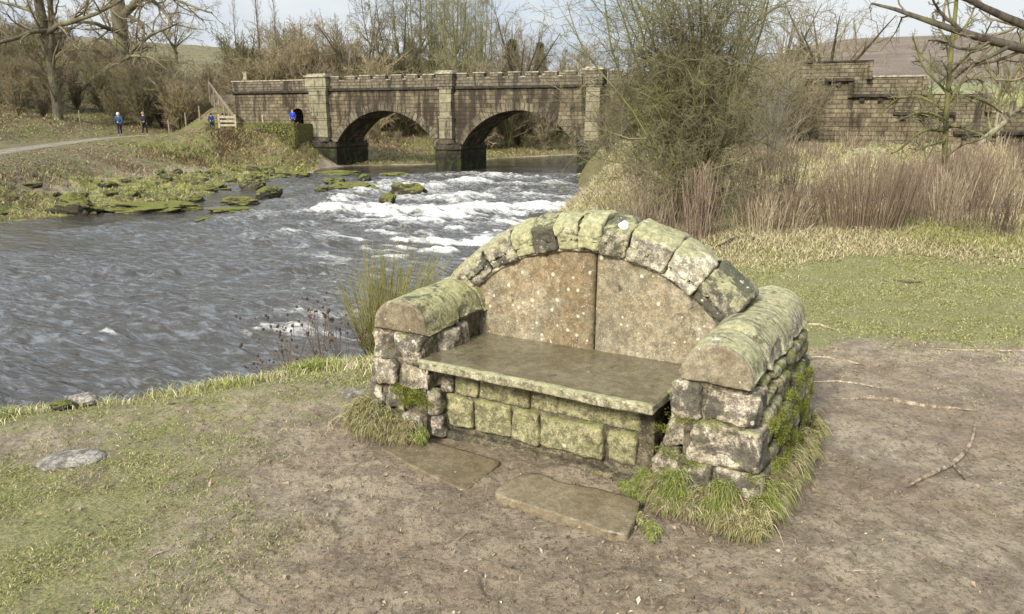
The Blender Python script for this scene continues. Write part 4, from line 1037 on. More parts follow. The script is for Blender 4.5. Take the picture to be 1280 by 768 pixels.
def left_trees():
    # pale-footed tree beside the path
    Y = 64.0; b = at3(74, 166, Y); b[2] = zat(b[0], b[1]) - .1; root = empty('riverside_tree', tuple(b), 0, 'bare forked tree with a pale lower trunk beside the path at the left', 'tree')
    L = [[(74, 168, 13), (72, 140, 11), (68, 110, 10), (62, 75, 11), (56, 40, 12), (49, 10, 11), (47, -30, 8)],
         [(63, 80, 7), (64, 50, 6.5), (65, 20, 6.5), (64, -10, 6), (66, -40, 5)],
         [(60, 42, 6), (75, 30, 6.5, -1), (100, 26, 5, -2), (125, 14, 4, -2), (150, 2, 3, -3), (160, -8, 2, -3)],
         [(62, 38, 5), (40, 40, 5, -1), (22, 46, 4.5, -2), (0, 54, 4, -3), (-30, 50, 3, -4)],
         [(52, 22, 4), (30, 10, 4, 1), (5, 4, 3, 2), (-25, -5, 2, 3)],
         [(70, 112, 4), (58, 96, 3.5), (48, 84, 3), (38, 76, 2)], [(66, 80, 3), (80, 64, 3), (100, 62, 2), (118, 66, 1.5)]]
    a, _ = woody('t', root, stems_from_px(L, Y, b), FINE, M_['bark_grey'], M_['twig_brown'], 1, 71, (8, 5, 4, 3), 14, .06)
    # great trunk further up the slope
    Y = 84.0; b = at3(162, 122, Y); b[2] = zat(b[0], b[1]) - .2; root = empty('old_beech_tree', tuple(b), 0, 'stout bare tree with a thick trunk and low bough on the left slope', 'tree')
    L = [[(163, 125, 26), (160, 110, 20), (157, 80, 18), (153, 45, 17), (148, 10, 17), (143, -30, 14)],
         [(153, 20, 9), (163, 8, 9, -1), (178, -3, 8, -2), (195, -25, 6, -3)],
         [(155, 70, 5), (140, 84, 6, -6), (122, 96, 6, -9), (103, 108, 6, -12), (92, 122, 3, -13)],
         [(156, 72, 4), (170, 58, 5, -6), (183, 46, 4, -8), (200, 40, 3, -8), (222, 30, 2, -9)],
         [(150, 78, 3, -4), (165, 72, 3.5, -8), (185, 74, 3, -10), (200, 84, 2, -11), (212, 96, 1.5, -12)],
         [(150, 40, 6), (132, 34, 5, -3), (112, 26, 4, -5), (90, 30, 3, -6)],
         [(160, 20, 5), (180, 28, 4, -3), (182, 48, 3, -4), (176, 62, 2, -5)],
         [(180, -5, 5), (205, 12, 4, -3), (216, 30, 3, -4), (208, 44, 2, -5)], [(170, 0, 5), (200, -8, 4, -2), (230, 4, 3, -3), (262, 16, 2, -4)]]
    woody('t', root, stems_from_px(L, Y, b), FINE, M_['bark_grey'], M_['twig_brown'], 1, 72, (10, 5, 4, 3), 14, .07)
left_trees()

def proto_tree(name, kind, seed, bark, twig, H=12.0, label='', group=None):
    root = empty(name, (0, 0, 0), 0, label, 'tree', group); rng = np.random.default_rng(seed)
    if kind == 'oak':
        st = [([(0, 0, 0), (.1, 0, H * .2), (-.2, .1, H * .32)], [.42, .34, .28])]
        for k in range(7):
            a = k * 2.4 + rng.uniform(-.3, .3); L = H * rng.uniform(.42, .6); e = rng.uniform(.35, 1.25)
            p = [(-.1, 0, H * (.2 + .015 * k)), (math.cos(a) * L * .3 * math.cos(e), math.sin(a) * L * .3 * math.cos(e), H * .3 + L * .3 * math.sin(e)), (math.cos(a) * L * .65 * math.cos(e), math.sin(a) * L * .65 * math.cos(e), H * .32 + L * .62 * math.sin(e)), (math.cos(a) * L * math.cos(e), math.sin(a) * L * math.cos(e), H * .3 + L * 1.1 * math.sin(e))]
            st.append((p, [.2, .15, .09, .03]))
        sp = [dict(n=8, len=.5, angle=48, K=6, up=.06, wob=.26, r=.5, rmin=.022, t0=.25), dict(n=7, len=.5, angle=42, K=5, up=.08, wob=.25, r=.5, rmin=.014, t0=.15), dict(n=6, len=.5, angle=40, K=4, up=.06, wob=.25, r=.5, rmin=.0095, t0=.1)]
    elif kind == 'tall':
        st = [([(0, 0, 0), (.1, 0, H * .35), (-.1, .1, H * .7), (.1, 0, H)], [.17, .13, .08, .02])]
        sp = [dict(n=34, len=.20, angle=32, K=6, up=.10, wob=.14, r=.35, rmin=.02, t0=.22, lenfall=.55), dict(n=7, len=.45, angle=32, K=4, up=.1, wob=.18, r=.5, rmin=.012, t0=.15), dict(n=5, len=.5, angle=34, K=3, up=.06, wob=.2, r=.5, rmin=.009, t0=.1)]
    elif kind == 'dense':
        st = [([(0, 0, 0), (rng.normal(0, .1), 0, H * .15)], [.34, .3])]
        for k in range(13):
            a = k * 2.4; s = rng.uniform(.18, .64) * H * .62; p = [(0, 0, H * (.06 + .012 * k)), (math.cos(a) * s * .5, math.sin(a) * s * .5, H * (.2 + .012 * k)), (math.cos(a) * s * .9, math.sin(a) * s * .9, H * .55), (math.cos(a) * s, math.sin(a) * s, H * rng.uniform(.8, 1.0))]
            st.append((p, [.10, .075, .05, .02]))
        sp = [dict(n=12, len=.36, angle=50, K=5, up=.05, wob=.24, r=.5, rmin=.016, t0=.15), dict(n=8, len=.52, angle=40, K=4, up=.05, wob=.24, r=.5, rmin=.012, t0=.12), dict(n=7, len=.5, angle=38, K=3, up=.05, wob=.22, r=.5, rmin=.0095, t0=.1)]
    elif kind == 'bush':
        st = []
        for k in range(16):
            a = k * 2.4; s = rng.uniform(.1, .5) * H; p = [(0, 0, 0), (math.cos(a) * s * .35, math.sin(a) * s * .35, H * .4), (math.cos(a) * s * .8, math.sin(a) * s * .8, H * rng.uniform(.7, 1))]
            st.append((p, [.05, .035, .015]))
        sp = [dict(n=9, len=.45, angle=38, K=5, up=.05, wob=.22, r=.55, rmin=.014, t0=.1), dict(n=6, len=.5, angle=42, K=4, up=.03, wob=.25, r=.5, rmin=.0095, t0=.1), dict(n=4, len=.55, angle=42, K=3, up=.02, wob=.25, r=.5, rmin=.008, t0=.1)]
    split = 1
    woody(name, root, st, sp, bark, twig, split, seed, (8, 5, 3, 3), 10, .04)
    return root

def cone_tree(name, H, label):
    """small conifer: trunk and whorls of drooping needled boughs"""
    root = empty(name, (0, 0, 0), 0, label, 'tree'); rng = np.random.default_rng(5); A = MB(); V, Q = tube([(0, 0, 0), (0, 0, H)], [.14, .02], 6); A.add(V, Q); A.build('trunk', M_['bark_dark'], root)
    N = 9000; z = H * (.08 + .92 * rng.uniform(0, 1, N) ** 1.25); rr = (1 - z / H) * H * .24 + .1; a = rng.uniform(0, 2 * PI, N); q = rng.uniform(.15, 1, N) ** .6 * rr * (1 + .25 * np.sin(z * 9))
    P0 = np.stack([np.cos(a) * q, np.sin(a) * q, z - q * .25], 1); d = np.stack([np.cos(a), np.sin(a), rng.uniform(-.7, .3, N)], 1) * rng.uniform(.1, .3, N)[:, None]; s = np.cross(d, rng.normal(0, 1, (N, 3))); s /= np.linalg.norm(s, axis=1, keepdims=True); s *= .035
    V = np.stack([P0 - s, P0 + s, P0 + d], 1); i = np.arange(N) * 3; B = MB(); c = lerp_cols(rng, N, [(.05, .075, .03), (.09, .11, .04)], [1, 1]); B.add(V.reshape(-1, 3), None, np.stack([i, i + 1, i + 2], 1), np.repeat(c, 3, 0)); B.build('crown', M_['blade'], root, False)
    return root

def ground_xy(px, Y):
    p = aty(px, 150, Y); return p[0], Y, zat(p[0], Y)

def far_trees():
    P = {}
    P['oak'] = proto_tree('oak_tree', 'oak', 81, M_['bark_dark'], M_['twig_brown'], 12, 'x')
    P['tall'] = proto_tree('slender_tree', 'tall', 82, M_['bark_dark'], M_['twig_brown'], 13, 'x')
    P['dense'] = proto_tree('dense_tree', 'dense', 83, M_['bark_olive'], M_['twig_olive'], 12, 'x')
    P['tan'] = proto_tree('tan_tree', 'dense', 84, M_['bark_olive'], M_['twig_tan'], 10, 'x')
    P['cone'] = cone_tree('conifer', 5.2, 'x')
    used = {}
    def put(kind, px, Y, topy, rz, label, wide=1.0, name=None):
        x, y, z = ground_xy(px, Y); base = P[kind]; H0 = {'oak': 11.6, 'tall': 13, 'dense': 11.6, 'tan': 9.7, 'cone': 5.2}[kind]
        top = aty(px, topy, Y)[2]; s = (top - z) / H0
        if kind not in used: o = base; used[kind] = 1; o.location = (x, y, z - .1); o.rotation_euler = (0, 0, rz); o.scale = (s * wide, s * wide, s); o['label'] = label
        else: o = copy_tree(base, (x, y, z - .1), rz, s * wide, s, label)
        o['group'] = 'bare trees behind the bridge' if kind != 'cone' else 'conifers behind the bridge'
        return o
    put('tall', 331, 84, -22, 0, 'tall slender dark tree rising above the left end of the bridge wall', .75)
    put('tall', 303, 90, 2, 1.3, 'thin grey tree left of the tall slender one, above the wooden steps', .7)
    put('tall', 352, 92, -6, 2.2, 'thin pale tree just right of the tall slender dark one', .7)
    put('tan', 398, 86, 22, .4, 'broad tan fuzzy tree above the left pillar of the bridge', 1.2)
    put('tan', 362, 96, 34, 2.0, 'low tan brushy tree behind the bridge, left of the left pillar', 1.2)
    put('oak', 458, 84, -18, .7, 'dark forked tree with crooked limbs above the left arch', .8)
    put('dense', 520, 88, -34, 0, 'tall wide tree with fine olive branches left of the middle pillar', 1.0)
    put('oak', 505, 96, -20, 4.4, 'bare tree with spreading limbs standing behind the olive branched one', .8)
    put('dense', 585, 84, -16, 1.7, 'dense olive green tree directly above the middle pillar', .8)
    put('dense', 560, 98, -10, 4.7, 'olive tree half hidden behind the one above the middle pillar', .9)
    put('oak', 648, 90, -12, 3.1, 'round crowned bare tree standing apart above the right arch', .62)
    put('tan', 618, 96, 24, 2.8, 'brushy tan tree left of the round crowned one', 1.0)
    put('cone', 674, 108, 52, 0, 'small dark conifer right of the round crowned tree', .8)
    put('cone', 640, 100, 48, 1, 'dark conifer hidden in the foot of the round crowned tree', .9)
    put('tan', 706, 100, 54, 5.1, 'low tan tree near the right end of the bridge parapet', 1.3)
    put('tan', 735, 92, 60, 3.3, 'low tan tree partly behind the right pillar of the bridge', 1.3)
    put('oak', 1028, 60, -30, 2.0, 'large dark oak rising behind the highest part of the stepped wall', .95)
    put('oak', 968, 66, -18, 5.0, 'dark bare tree behind the stepped wall, left of the large oak', .8)
    put('tall', 20, 92, 8, .8, 'thin bare tree on the far left slope near the skyline', .9)
    put('tall', 105, 112, 12, 3.0, 'thin bare tree near the skyline between the two big left trees', .9)
    put('oak', 228, 104, 8, 1.1, 'bare tree on the skyline right of the stout beech', .8)
    # scrub: bare bushes all over the slopes, nothing tells them apart
    B1 = proto_tree('bare_bush', 'bush', 85, M_['bark_olive'], M_['twig_tan'], 3.2, 'leafless tan bush in the thicket on the banks and slopes around the bridge'); B1['category'] = 'bush'; B1['group'] = 'tan bushes on the slopes'
    B2 = proto_tree('bare_bush', 'bush', 86, M_['bark_dark'], M_['twig_brown'], 3.2, 'leafless brown bush in the thicket on the banks and slopes around the bridge'); B2['category'] = 'bush'; B2['group'] = 'brown bushes on the slopes'
    B3 = proto_tree('bare_bush', 'bush', 87, M_['bark_olive'], M_['twig_olive'], 3.2, 'leafless olive bush in the thicket on the banks and slopes around the bridge'); B3['category'] = 'bush'; B3['group'] = 'olive bushes on the slopes'
    rng = np.random.default_rng(88); spots = []
    for k in range(64): spots.append((rng.uniform(-20, 300), 67 + 30 * rng.uniform(0, 1) ** 1.3, rng.uniform(.6, 1.5)))
    for k in range(16): spots.append((rng.uniform(-10, 60), rng.uniform(60, 78), rng.uniform(.5, .9)))
    for k in range(12): spots.append((rng.uniform(170, 290), rng.uniform(68, 76), rng.uniform(.7, 1.2)))
    for k in range(60): spots.append((rng.uniform(290, 750), rng.uniform(76, 104), rng.uniform(1.2, 2.3)))
    for k in range(12): spots.append((rng.uniform(450, 720), rng.uniform(72, 84), rng.uniform(.35, .7)))
    for k in range(9): spots.append((rng.uniform(905, 1010), rng.uniform(36, 44), rng.uniform(.8, 1.25)))
    for k in range(5): spots.append((rng.uniform(760, 900), rng.uniform(38, 46), rng.uniform(.7, 1.1)))
    for k in range(8): spots.append((rng.uniform(1040, 1320), rng.uniform(60, 78), rng.uniform(.5, .9)))
    bs = [B1, B2, B3]; fl = [0, 0, 0]
    for px, Y, s in spots:
        x, y, z = ground_xy(px, Y)
        if abs(pdist(np.array([x]), np.array([y]), PATH)[0][0]) < 2.2 or z < WATER + .25: continue
        if 255 < px < 335 and Y < 76: continue
        k = int(rng.choice(3, p=[.42, .38, .2])) if Y > 50 else int(rng.choice(3, p=[.2, .7, .1])); rz = rng.uniform(0, 6.28); szz = s * rng.uniform(.85, 1.25)
        if not fl[k]: fl[k] = 1; o = bs[k]; o.location = (x, y, z - .05); o.rotation_euler = (0, 0, rz); o.scale = (s, s, szz)
        else: copy_tree(bs[k], (x, y, z - .05), rz, s, szz)
far_trees()

def right_side_trees():
    rng = np.random.default_rng(90)
    # pale fan-shaped bush
    Y = 22.5; x, y, z = ground_xy(966, Y); root = empty('pale_bush', (x, y, z), 0, 'pale grey fan-shaped bush right of the large olive bush', 'bush'); st = []
    for k in range(26):
        a = rng.uniform(0, 2 * PI); s = rng.uniform(.1, .9); h = rng.uniform(1.5, 3.1); st.append(([(0, 0, 0), (math.cos(a) * s * .4, math.sin(a) * s * .4, h * .45), (math.cos(a) * s, math.sin(a) * s, h)], [.016, .012, .005]))
    woody('p', root, st, [dict(n=9, len=.4, angle=26, K=4, up=.08, wob=.12, r=.55, rmin=.0045, t0=.2), dict(n=6, len=.45, angle=30, K=3, up=.05, wob=.15, r=.6, rmin=.0035, t0=.15)], M_['bark_pale'], M_['twig_grey'], 1, 91, (5, 3, 3), 8, .02)
    # sapling in the meadow with yellowish lichened limbs
    Y = 14.6; b = aty(1182, 262, Y); b[2] = zat(b[0], b[1]) - .05; root = empty('young_tree', tuple(b), 0, 'slim young tree in the meadow with yellow lichened branches drooping in curves', 'tree')
    L = [[(1181, 268, 7), (1183, 220, 6.5), (1182, 170, 7), (1186, 120, 6), (1190, 70, 5.5), (1194, 30, 5), (1198, -20, 4), (1200, -60, 3)]]
    for q in ([(1183, 165, 4), (1160, 158, 3.5, -.3), (1140, 168, 3, -.6), (1125, 185, 2.5, -.8), (1112, 190, 1.5, -.9)], [(1184, 140, 4), (1160, 122, 3.5, .3), (1135, 118, 3, .5), (1115, 128, 2.5, .8), (1100, 145, 1.5, 1)], [(1186, 125, 4), (1205, 118, 3.5, .3), (1230, 124, 3, .5), (1252, 140, 2, .7)],
              [(1183, 160, 4), (1200, 158, 3, -.3), (1222, 168, 2.5, -.6), (1240, 178, 2, -.9)], [(1184, 175, 3.5), (1168, 180, 3, -.4), (1150, 186, 2.5, -.8), (1135, 184, 1.5, -1)], [(1188, 100, 3.5), (1170, 88, 3, .4), (1150, 70, 2.5, .8), (1140, 48, 1.6, 1)], [(1189, 90, 3.5), (1210, 70, 3, -.4), (1228, 52, 2.2, -.7), (1240, 30, 1.5, -1)],
              [(1186, 120, 3.5), (1170, 100, 3), (1155, 90, 2.5), (1145, 60, 2)], [(1185, 130, 4), (1200, 105, 3.2), (1218, 96, 2.4), (1232, 102, 1.6)], [(1184, 150, 4), (1165, 140, 3.4, -.5), (1146, 140, 3, -.9), (1126, 150, 2, -1.2)], [(1191, 60, 3), (1175, 40, 2.4, .3), (1165, 15, 2, .5)], [(1192, 50, 3), (1210, 30, 2.4, .3), (1222, 5, 2, .5)]): L.append(q)
    woody('s', root, stems_from_px(L, Y, b), [dict(n=11, len=.36, angle=50, K=5, up=.05, wob=.25, r=.6, rmin=.006, t0=.1, maxlen=.8), dict(n=6, len=.45, angle=48, K=4, up=.02, wob=.26, r=.6, rmin=.004, t0=.15, maxlen=.4), dict(n=3, len=.5, angle=45, K=3, up=.02, wob=.26, r=.6, rmin=.003, t0=.15, maxlen=.2)], M_['bark_olive'], M_['twig_olive'], 1, 92, (7, 4, 3, 3), 12, .012)
    # leaning pale tree at the right edge
    Y = 36.0; b = aty(1222, 178, Y); b[2] = zat(b[0], b[1]) - .05; root = empty('leaning_tree', tuple(b), 0, 'leaning tree with a pale trunk and olive twigs at the right edge of the photo', 'tree')
    L = [[(1221, 182, 8), (1240, 165, 7), (1262, 148, 7), (1280, 135, 6), (1300, 118, 5)], [(1244, 162, 4), (1252, 120, 4), (1248, 80, 3), (1240, 50, 2)], [(1262, 148, 5), (1268, 110, 4), (1275, 70, 3.5), (1282, 30, 3)], [(1255, 150, 4), (1235, 120, 3), (1222, 100, 2.5), (1214, 85, 2)], [(1280, 135, 4), (1290, 90, 3), (1300, 50, 2)], [(1270, 140, 3), (1262, 110, 3), (1258, 90, 2), (1262, 70, 1.5)]]
    woody('s', root, stems_from_px(L, Y, b), [dict(n=12, len=.45, angle=42, K=5, up=.05, wob=.2, r=.55, rmin=.011, t0=.12, maxlen=1.6), dict(n=7, len=.5, angle=42, K=4, up=.04, wob=.25, r=.6, rmin=.007, t0=.1, maxlen=.8), dict(n=4, len=.5, angle=42, K=3, up=.04, wob=.25, r=.6, rmin=.006, t0=.1, maxlen=.4)], M_['bark_pale'], M_['twig_olive'], 1, 93, (7, 4, 3, 3), 10, .02)
    # tree outside the frame on the right whose limbs reach into the top corner
    bx, by = 7.8, 7.6; bz = zat(bx, by) - .1; b = np.array([bx, by, bz]); root = empty('overhanging_tree', tuple(b), 0, 'dark bare limbs hanging into the top right corner from a tree outside the photo', 'tree')
    Y = 7.6
    st = [([(0, 0, 0), (-.05, 0, 1.2), (-.1, .05, 2.2), (-.2, .1, 3.4), (-.1, .2, 5)], [.26, .22, .20, .16, .10])]
    def rel(L): return stems_from_px([L], Y, b)[0]
    j1 = (-.08, 0, 2.15); P1 = rel([(1330, 74, 12), (1280, 62, 11), (1252, 54, 10), (1225, 45, 9), (1200, 38, 8.5), (1172, 31, 7), (1150, 24, 6), (1128, 9, 5, .2), (1112, 2, 3.5, .3), (1090, 4, 2.5, .5)])
    st.append(([j1] + P1[0], [.10] + P1[1])); P2 = rel([(1330, 50, 11), (1280, 36, 10), (1255, 23, 9), (1235, 14, 8), (1212, 6, 7), (1190, -8, 5), (1170, -24, 3)]); st.append((([(-.1, .05, 2.4)] + P2[0]), [.10] + P2[1]))
    P3 = rel([(1262, 57, 6), (1245, 66, 5), (1225, 76, 4), (1205, 84, 3, .3), (1190, 98, 2, .4)]); st.append(P3); P4 = rel([(1200, 38, 5), (1185, 22, 4), (1172, 8, 3), (1160, -10, 2)]); st.append(P4)
    P5 = rel([(1240, 50, 4.5), (1222, 62, 4), (1200, 62, 3), (1176, 52, 2.5, .3), (1160, 52, 1.6, .4)]); st.append(P5)
    woody('s', root, st, [dict(n=12, len=.22, angle=48, K=6, up=.0, wob=.24, r=.45, rmin=.005, t0=.35, maxlen=.75), dict(n=6, len=.42, angle=46, K=5, up=-.02, wob=.28, r=.55, rmin=.003, t0=.15, maxlen=.4), dict(n=3, len=.5, angle=46, K=3, up=0, wob=.28, r=.6, rmin=.0022, t0=.15, maxlen=.18)], M_['bark_dark'], M_['twig_brown'], 1, 94, (9, 5, 3, 3), 16, .006)
    # two clumps of dead stems standing forward of the thicket
    for (px, Yc, H, sp, n, label) in ((1095, 10.6, .98, .52, 330, 'broad clump of dead brown stems left of the slim young tree'), (1205, 12.4, 1.08, .50, 300, 'dense fan of dead brown stems just right of the young tree'), (985, 10.8, .75, .5, 200, 'thin clump of dead stems left of the grassy gap in the thicket')):
        x, y, z = ground_xy(px, Yc); root = empty('dead_stem_clump', (x, y, z), 0, label, 'dead plant', 'clumps of dead stems'); N = n
        a = rng.uniform(0, 2 * PI, N); q = np.sqrt(rng.uniform(0, 1, N)) * sp; bx_ = np.cos(a) * q * 1.0; by_ = np.sin(a) * q; h = H * rng.uniform(.6, 1.05, N)
        K = 5; P = np.zeros((N, K, 3))
        for j in range(K):
            t = j / (K - 1); P[:, j] = np.stack([bx_ * (1 + .45 * t ** 1.4), by_ * (1 + .45 * t), h * t - .02], 1) + rng.normal(0, .010, (N, 3)) * (j > 0)
        R = rng.uniform(.003, .005, N)[:, None] * np.array([1.1, 1, .9, .7, .45])[None]; mb = MB(); V, Q = tubes(P, R, 3); c0 = lerp_cols(rng, N, [(.18, .13, .088), (.27, .205, .14), (.14, .10, .07)], [4, 4, 2]); mb.add(V, Q, None, np.repeat(c0, K * 3, 0)); mb.build('stems', M_['stem'], root)
        C2, R2 = grow(rng, P, R, dict(n=3, len=.22, angle=28, K=3, up=.15, wob=.1, r=.7, rmin=.002, t0=.45)); V, Q = tubes(C2, R2, 3); mb = MB(); mb.add(V, Q, None, np.repeat(np.repeat(c0, 3, 0), 9, 0)); mb.build('side_twigs', M_['stem'], root)
    # willow shoots at the brink, left of the sofa
    x, y = -1.0, 5.55; z = zat(x, y) - .03; root = empty('willow_shoots', (x, y, z), 0, 'fan of yellow green willow shoots on the bank behind the left arm of the sofa', 'shrub'); N = 170
    a = rng.uniform(0, 2 * PI, N); q = rng.uniform(0, .10, N); fan = rng.uniform(-.30, .62, N); dep = rng.normal(0, .15, N); h = (aty(500, 305, y)[2] - z) * rng.uniform(.62, 1.07, N) * (1 - .35 * np.abs((fan - .16) / .5) ** 2)
    K = 7; P = np.zeros((N, K, 3))
    for j in range(K):
        t = j / (K - 1); P[:, j] = np.stack([np.cos(a) * q + fan * (t ** .85), np.sin(a) * q + dep * t, h * t], 1) + rng.normal(0, .006, (N, 3)) * (j > 0)
    R = rng.uniform(.0032, .0052, N)[:, None] * np.linspace(1, .22, K)[None]; mb = MB(); V, Q = tubes(P, R, 4); mb.add(V, Q); mb.build('shoots', M_['twig_willow'], root)
    C2, R2 = grow(rng, P, R, dict(n=4, len=.30, angle=17, K=4, up=.10, wob=.06, r=.6, rmin=.0013, t0=.3)); V, Q = tubes(C2, R2, 3); mb = MB(); mb.add(V, Q); mb.build('side_shoots', M_['twig_willow'], root)
    # dried seed heads along the brink
    hd, hq = stone((.011, .011, .014), lambda p: p, .011, 4, .002, 60, 3); head = np_mesh('seed_head', hd, hq, None, plain('dark_seed_head', (.045, .03, .025), .9))
    for (px, py, n, H, fanw, label) in ((362, 462, 24, .50, .26, 'reddish dried plant with dark round seed heads at the brink'), (402, 455, 16, .62, .12, 'taller dried plant with dark seed heads between the reddish one and the willow shoots'), (428, 447, 16, .46, .16, 'small dried plant with dark seed heads just left of the willow shoots'), (335, 470, 10, .22, .22, 'short dried seed heads above the water at the left of the row')):
        p = atz(px, py, -.12); z = zat(p[0], p[1]) - .02; root = empty('dried_seedhead_plant', (p[0], p[1], z), 0, label, 'dead plant', 'dried seed head plants'); K = 5; P = np.zeros((n, K, 3)); a = rng.uniform(0, 2 * PI, n); f = rng.normal(0, fanw * .7, n); h = H * rng.uniform(.5, 1.0, n); d = rng.normal(0, .06, n)
        for j in range(K):
            t = j / (K - 1); P[:, j] = np.stack([np.cos(a) * .03 + f * t, np.sin(a) * .03 + d * t, h * t], 1) + rng.normal(0, .005, (n, 3)) * (j > 0)
        R = rng.uniform(.0018, .003, n)[:, None] * np.linspace(1, .5, K)[None]; C2, R2 = grow(rng, P, R, dict(n=3, len=.30, angle=32, K=3, up=.10, wob=.08, r=.6, rmin=.0011, t0=.4)); mb = MB(); V, Q = tubes(P, R, 4); mb.add(V, Q, None, (.17, .12, .085)); V, Q = tubes(C2, R2, 3); mb.add(V, Q, None, (.20, .145, .105)); mb.build('stems', M_['stem'], root)
        tips = np.concatenate([P[:, -1], C2[::4, -1]])[:60]
        for k, tp in enumerate(tips):
            o = link('seed_head', head, root); o.location = tuple(tp); s = rng.uniform(.4, .85); o.scale = (s, s, s)
right_side_trees()
# ------------------------------------------------------------------ masonry in the distance
def masonry(name, a, b, row=.30, width=.66, dark=.5, pale=0., stain=None):
    """coursed gritstone blocks, blackened by soot and damp"""
    t = NT(name); v = t.coord(); X = t.xyz(v); u = t.math('ADD', t.math('ADD', X[0], X[1]), t.math('MULTIPLY', t.noise(t.scale(v, (.6, .6, 3.3)), 1, 2), .4))
    vec = t.cxyz(u, X[2], 0.0)
    br = t.n('ShaderNodeTexBrick'); t.set(br.inputs['Vector'], vec); br.inputs['Scale'].default_value = 1; br.inputs['Brick Width'].default_value = width; br.inputs['Row Height'].default_value = row
    br.inputs['Mortar Size'].default_value = .022; br.inputs['Mortar Smooth'].default_value = .4; br.inputs['Bias'].default_value = 0
    br.inputs['Color1'].default_value = (0, 0, 0, 1); br.inputs['Color2'].default_value = (1, 1, 1, 1); br.inputs['Mortar'].default_value = (.5, .5, .5, 1)
    val = t.rgb(br.outputs['Color'])[0]; val = t.math('ADD', t.math('MULTIPLY', val, .6), t.math('MULTIPLY', t.mr(t.noise(vec, 1.1, 5, .75), .38, .62), .5))
    col = t.mix(val, a, b)
    n = t.noise(v, 2.4, 6, .7); col = t.mix(t.mr(n, .32, .68, 0, .7), col, tuple(x * .55 for x in a))
    lk = t.noise(v, 9, 4, .7); col = t.mix(t.mr(lk, .58, .72, 0, .6), col, (.36, .33, .22))
    # vertical damp streaks and black patches
    s = t.noise(t.scale(v, (1.6, 1.6, .28)), 1.0, 6, .68, .3)
    col = t.mix(t.mr(s, .62 - .25 * dark, .76 - .25 * dark, 0, .85), col, (.030, .024, .018))
    if pale: col = t.mix(t.mr(t.noise(v, 3.3, 6, .7), .60, .70, 0, pale), col, (.52, .49, .42))
    gz = t.mr(X[2], -.3, -1.4, 0, .92, True); col = t.mix(gz, col, t.mix(t.mr(t.noise(v, 2, 4), .45, .6), (.018, .017, .012), (.045, .055, .015)))
    col = t.mix(t.math('MULTIPLY', br.outputs['Fac'], .7), col, (.05, .042, .03))
    h = t.math('SUBTRACT', t.math('ADD', t.math('MULTIPLY', n, .5), t.math('MULTIPLY', val, .35)), br.outputs['Fac'])
    return t.done(col, .92, t.bump(h, .07, .9), .2)

M_['wall_brown'] = masonry('spandrel_masonry', (.095, .075, .047), (.26, .21, .135), .27, .8, dark=.8)
M_['parapet'] = masonry('parapet_masonry', (.12, .10, .07), (.25, .215, .15), .21, .5, .55, .5)
M_['parapet_plain'] = masonry('wing_parapet_masonry', (.12, .10, .065), (.26, .22, .145), .20, .5, .45)
M_['pier_pale'] = masonry('pilaster_masonry', (.21, .19, .12), (.33, .30, .20), .62, 3.0, .38)
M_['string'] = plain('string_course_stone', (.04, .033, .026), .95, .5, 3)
M_['ledge'] = plain('coping_ledge_stone', (.30, .27, .20), .95, .45, 4)
M_['base'] = masonry('wet_base_masonry', (.05, .042, .03), (.11, .09, .06), .35, .8, .6)
M_['ring'] = masonry('arch_ring_stone', (.11, .092, .06), (.26, .22, .15), .9, .9, .6)
M_['rubble'] = masonry('wing_masonry', (.11, .088, .055), (.28, .23, .15), .25, .6, .55)

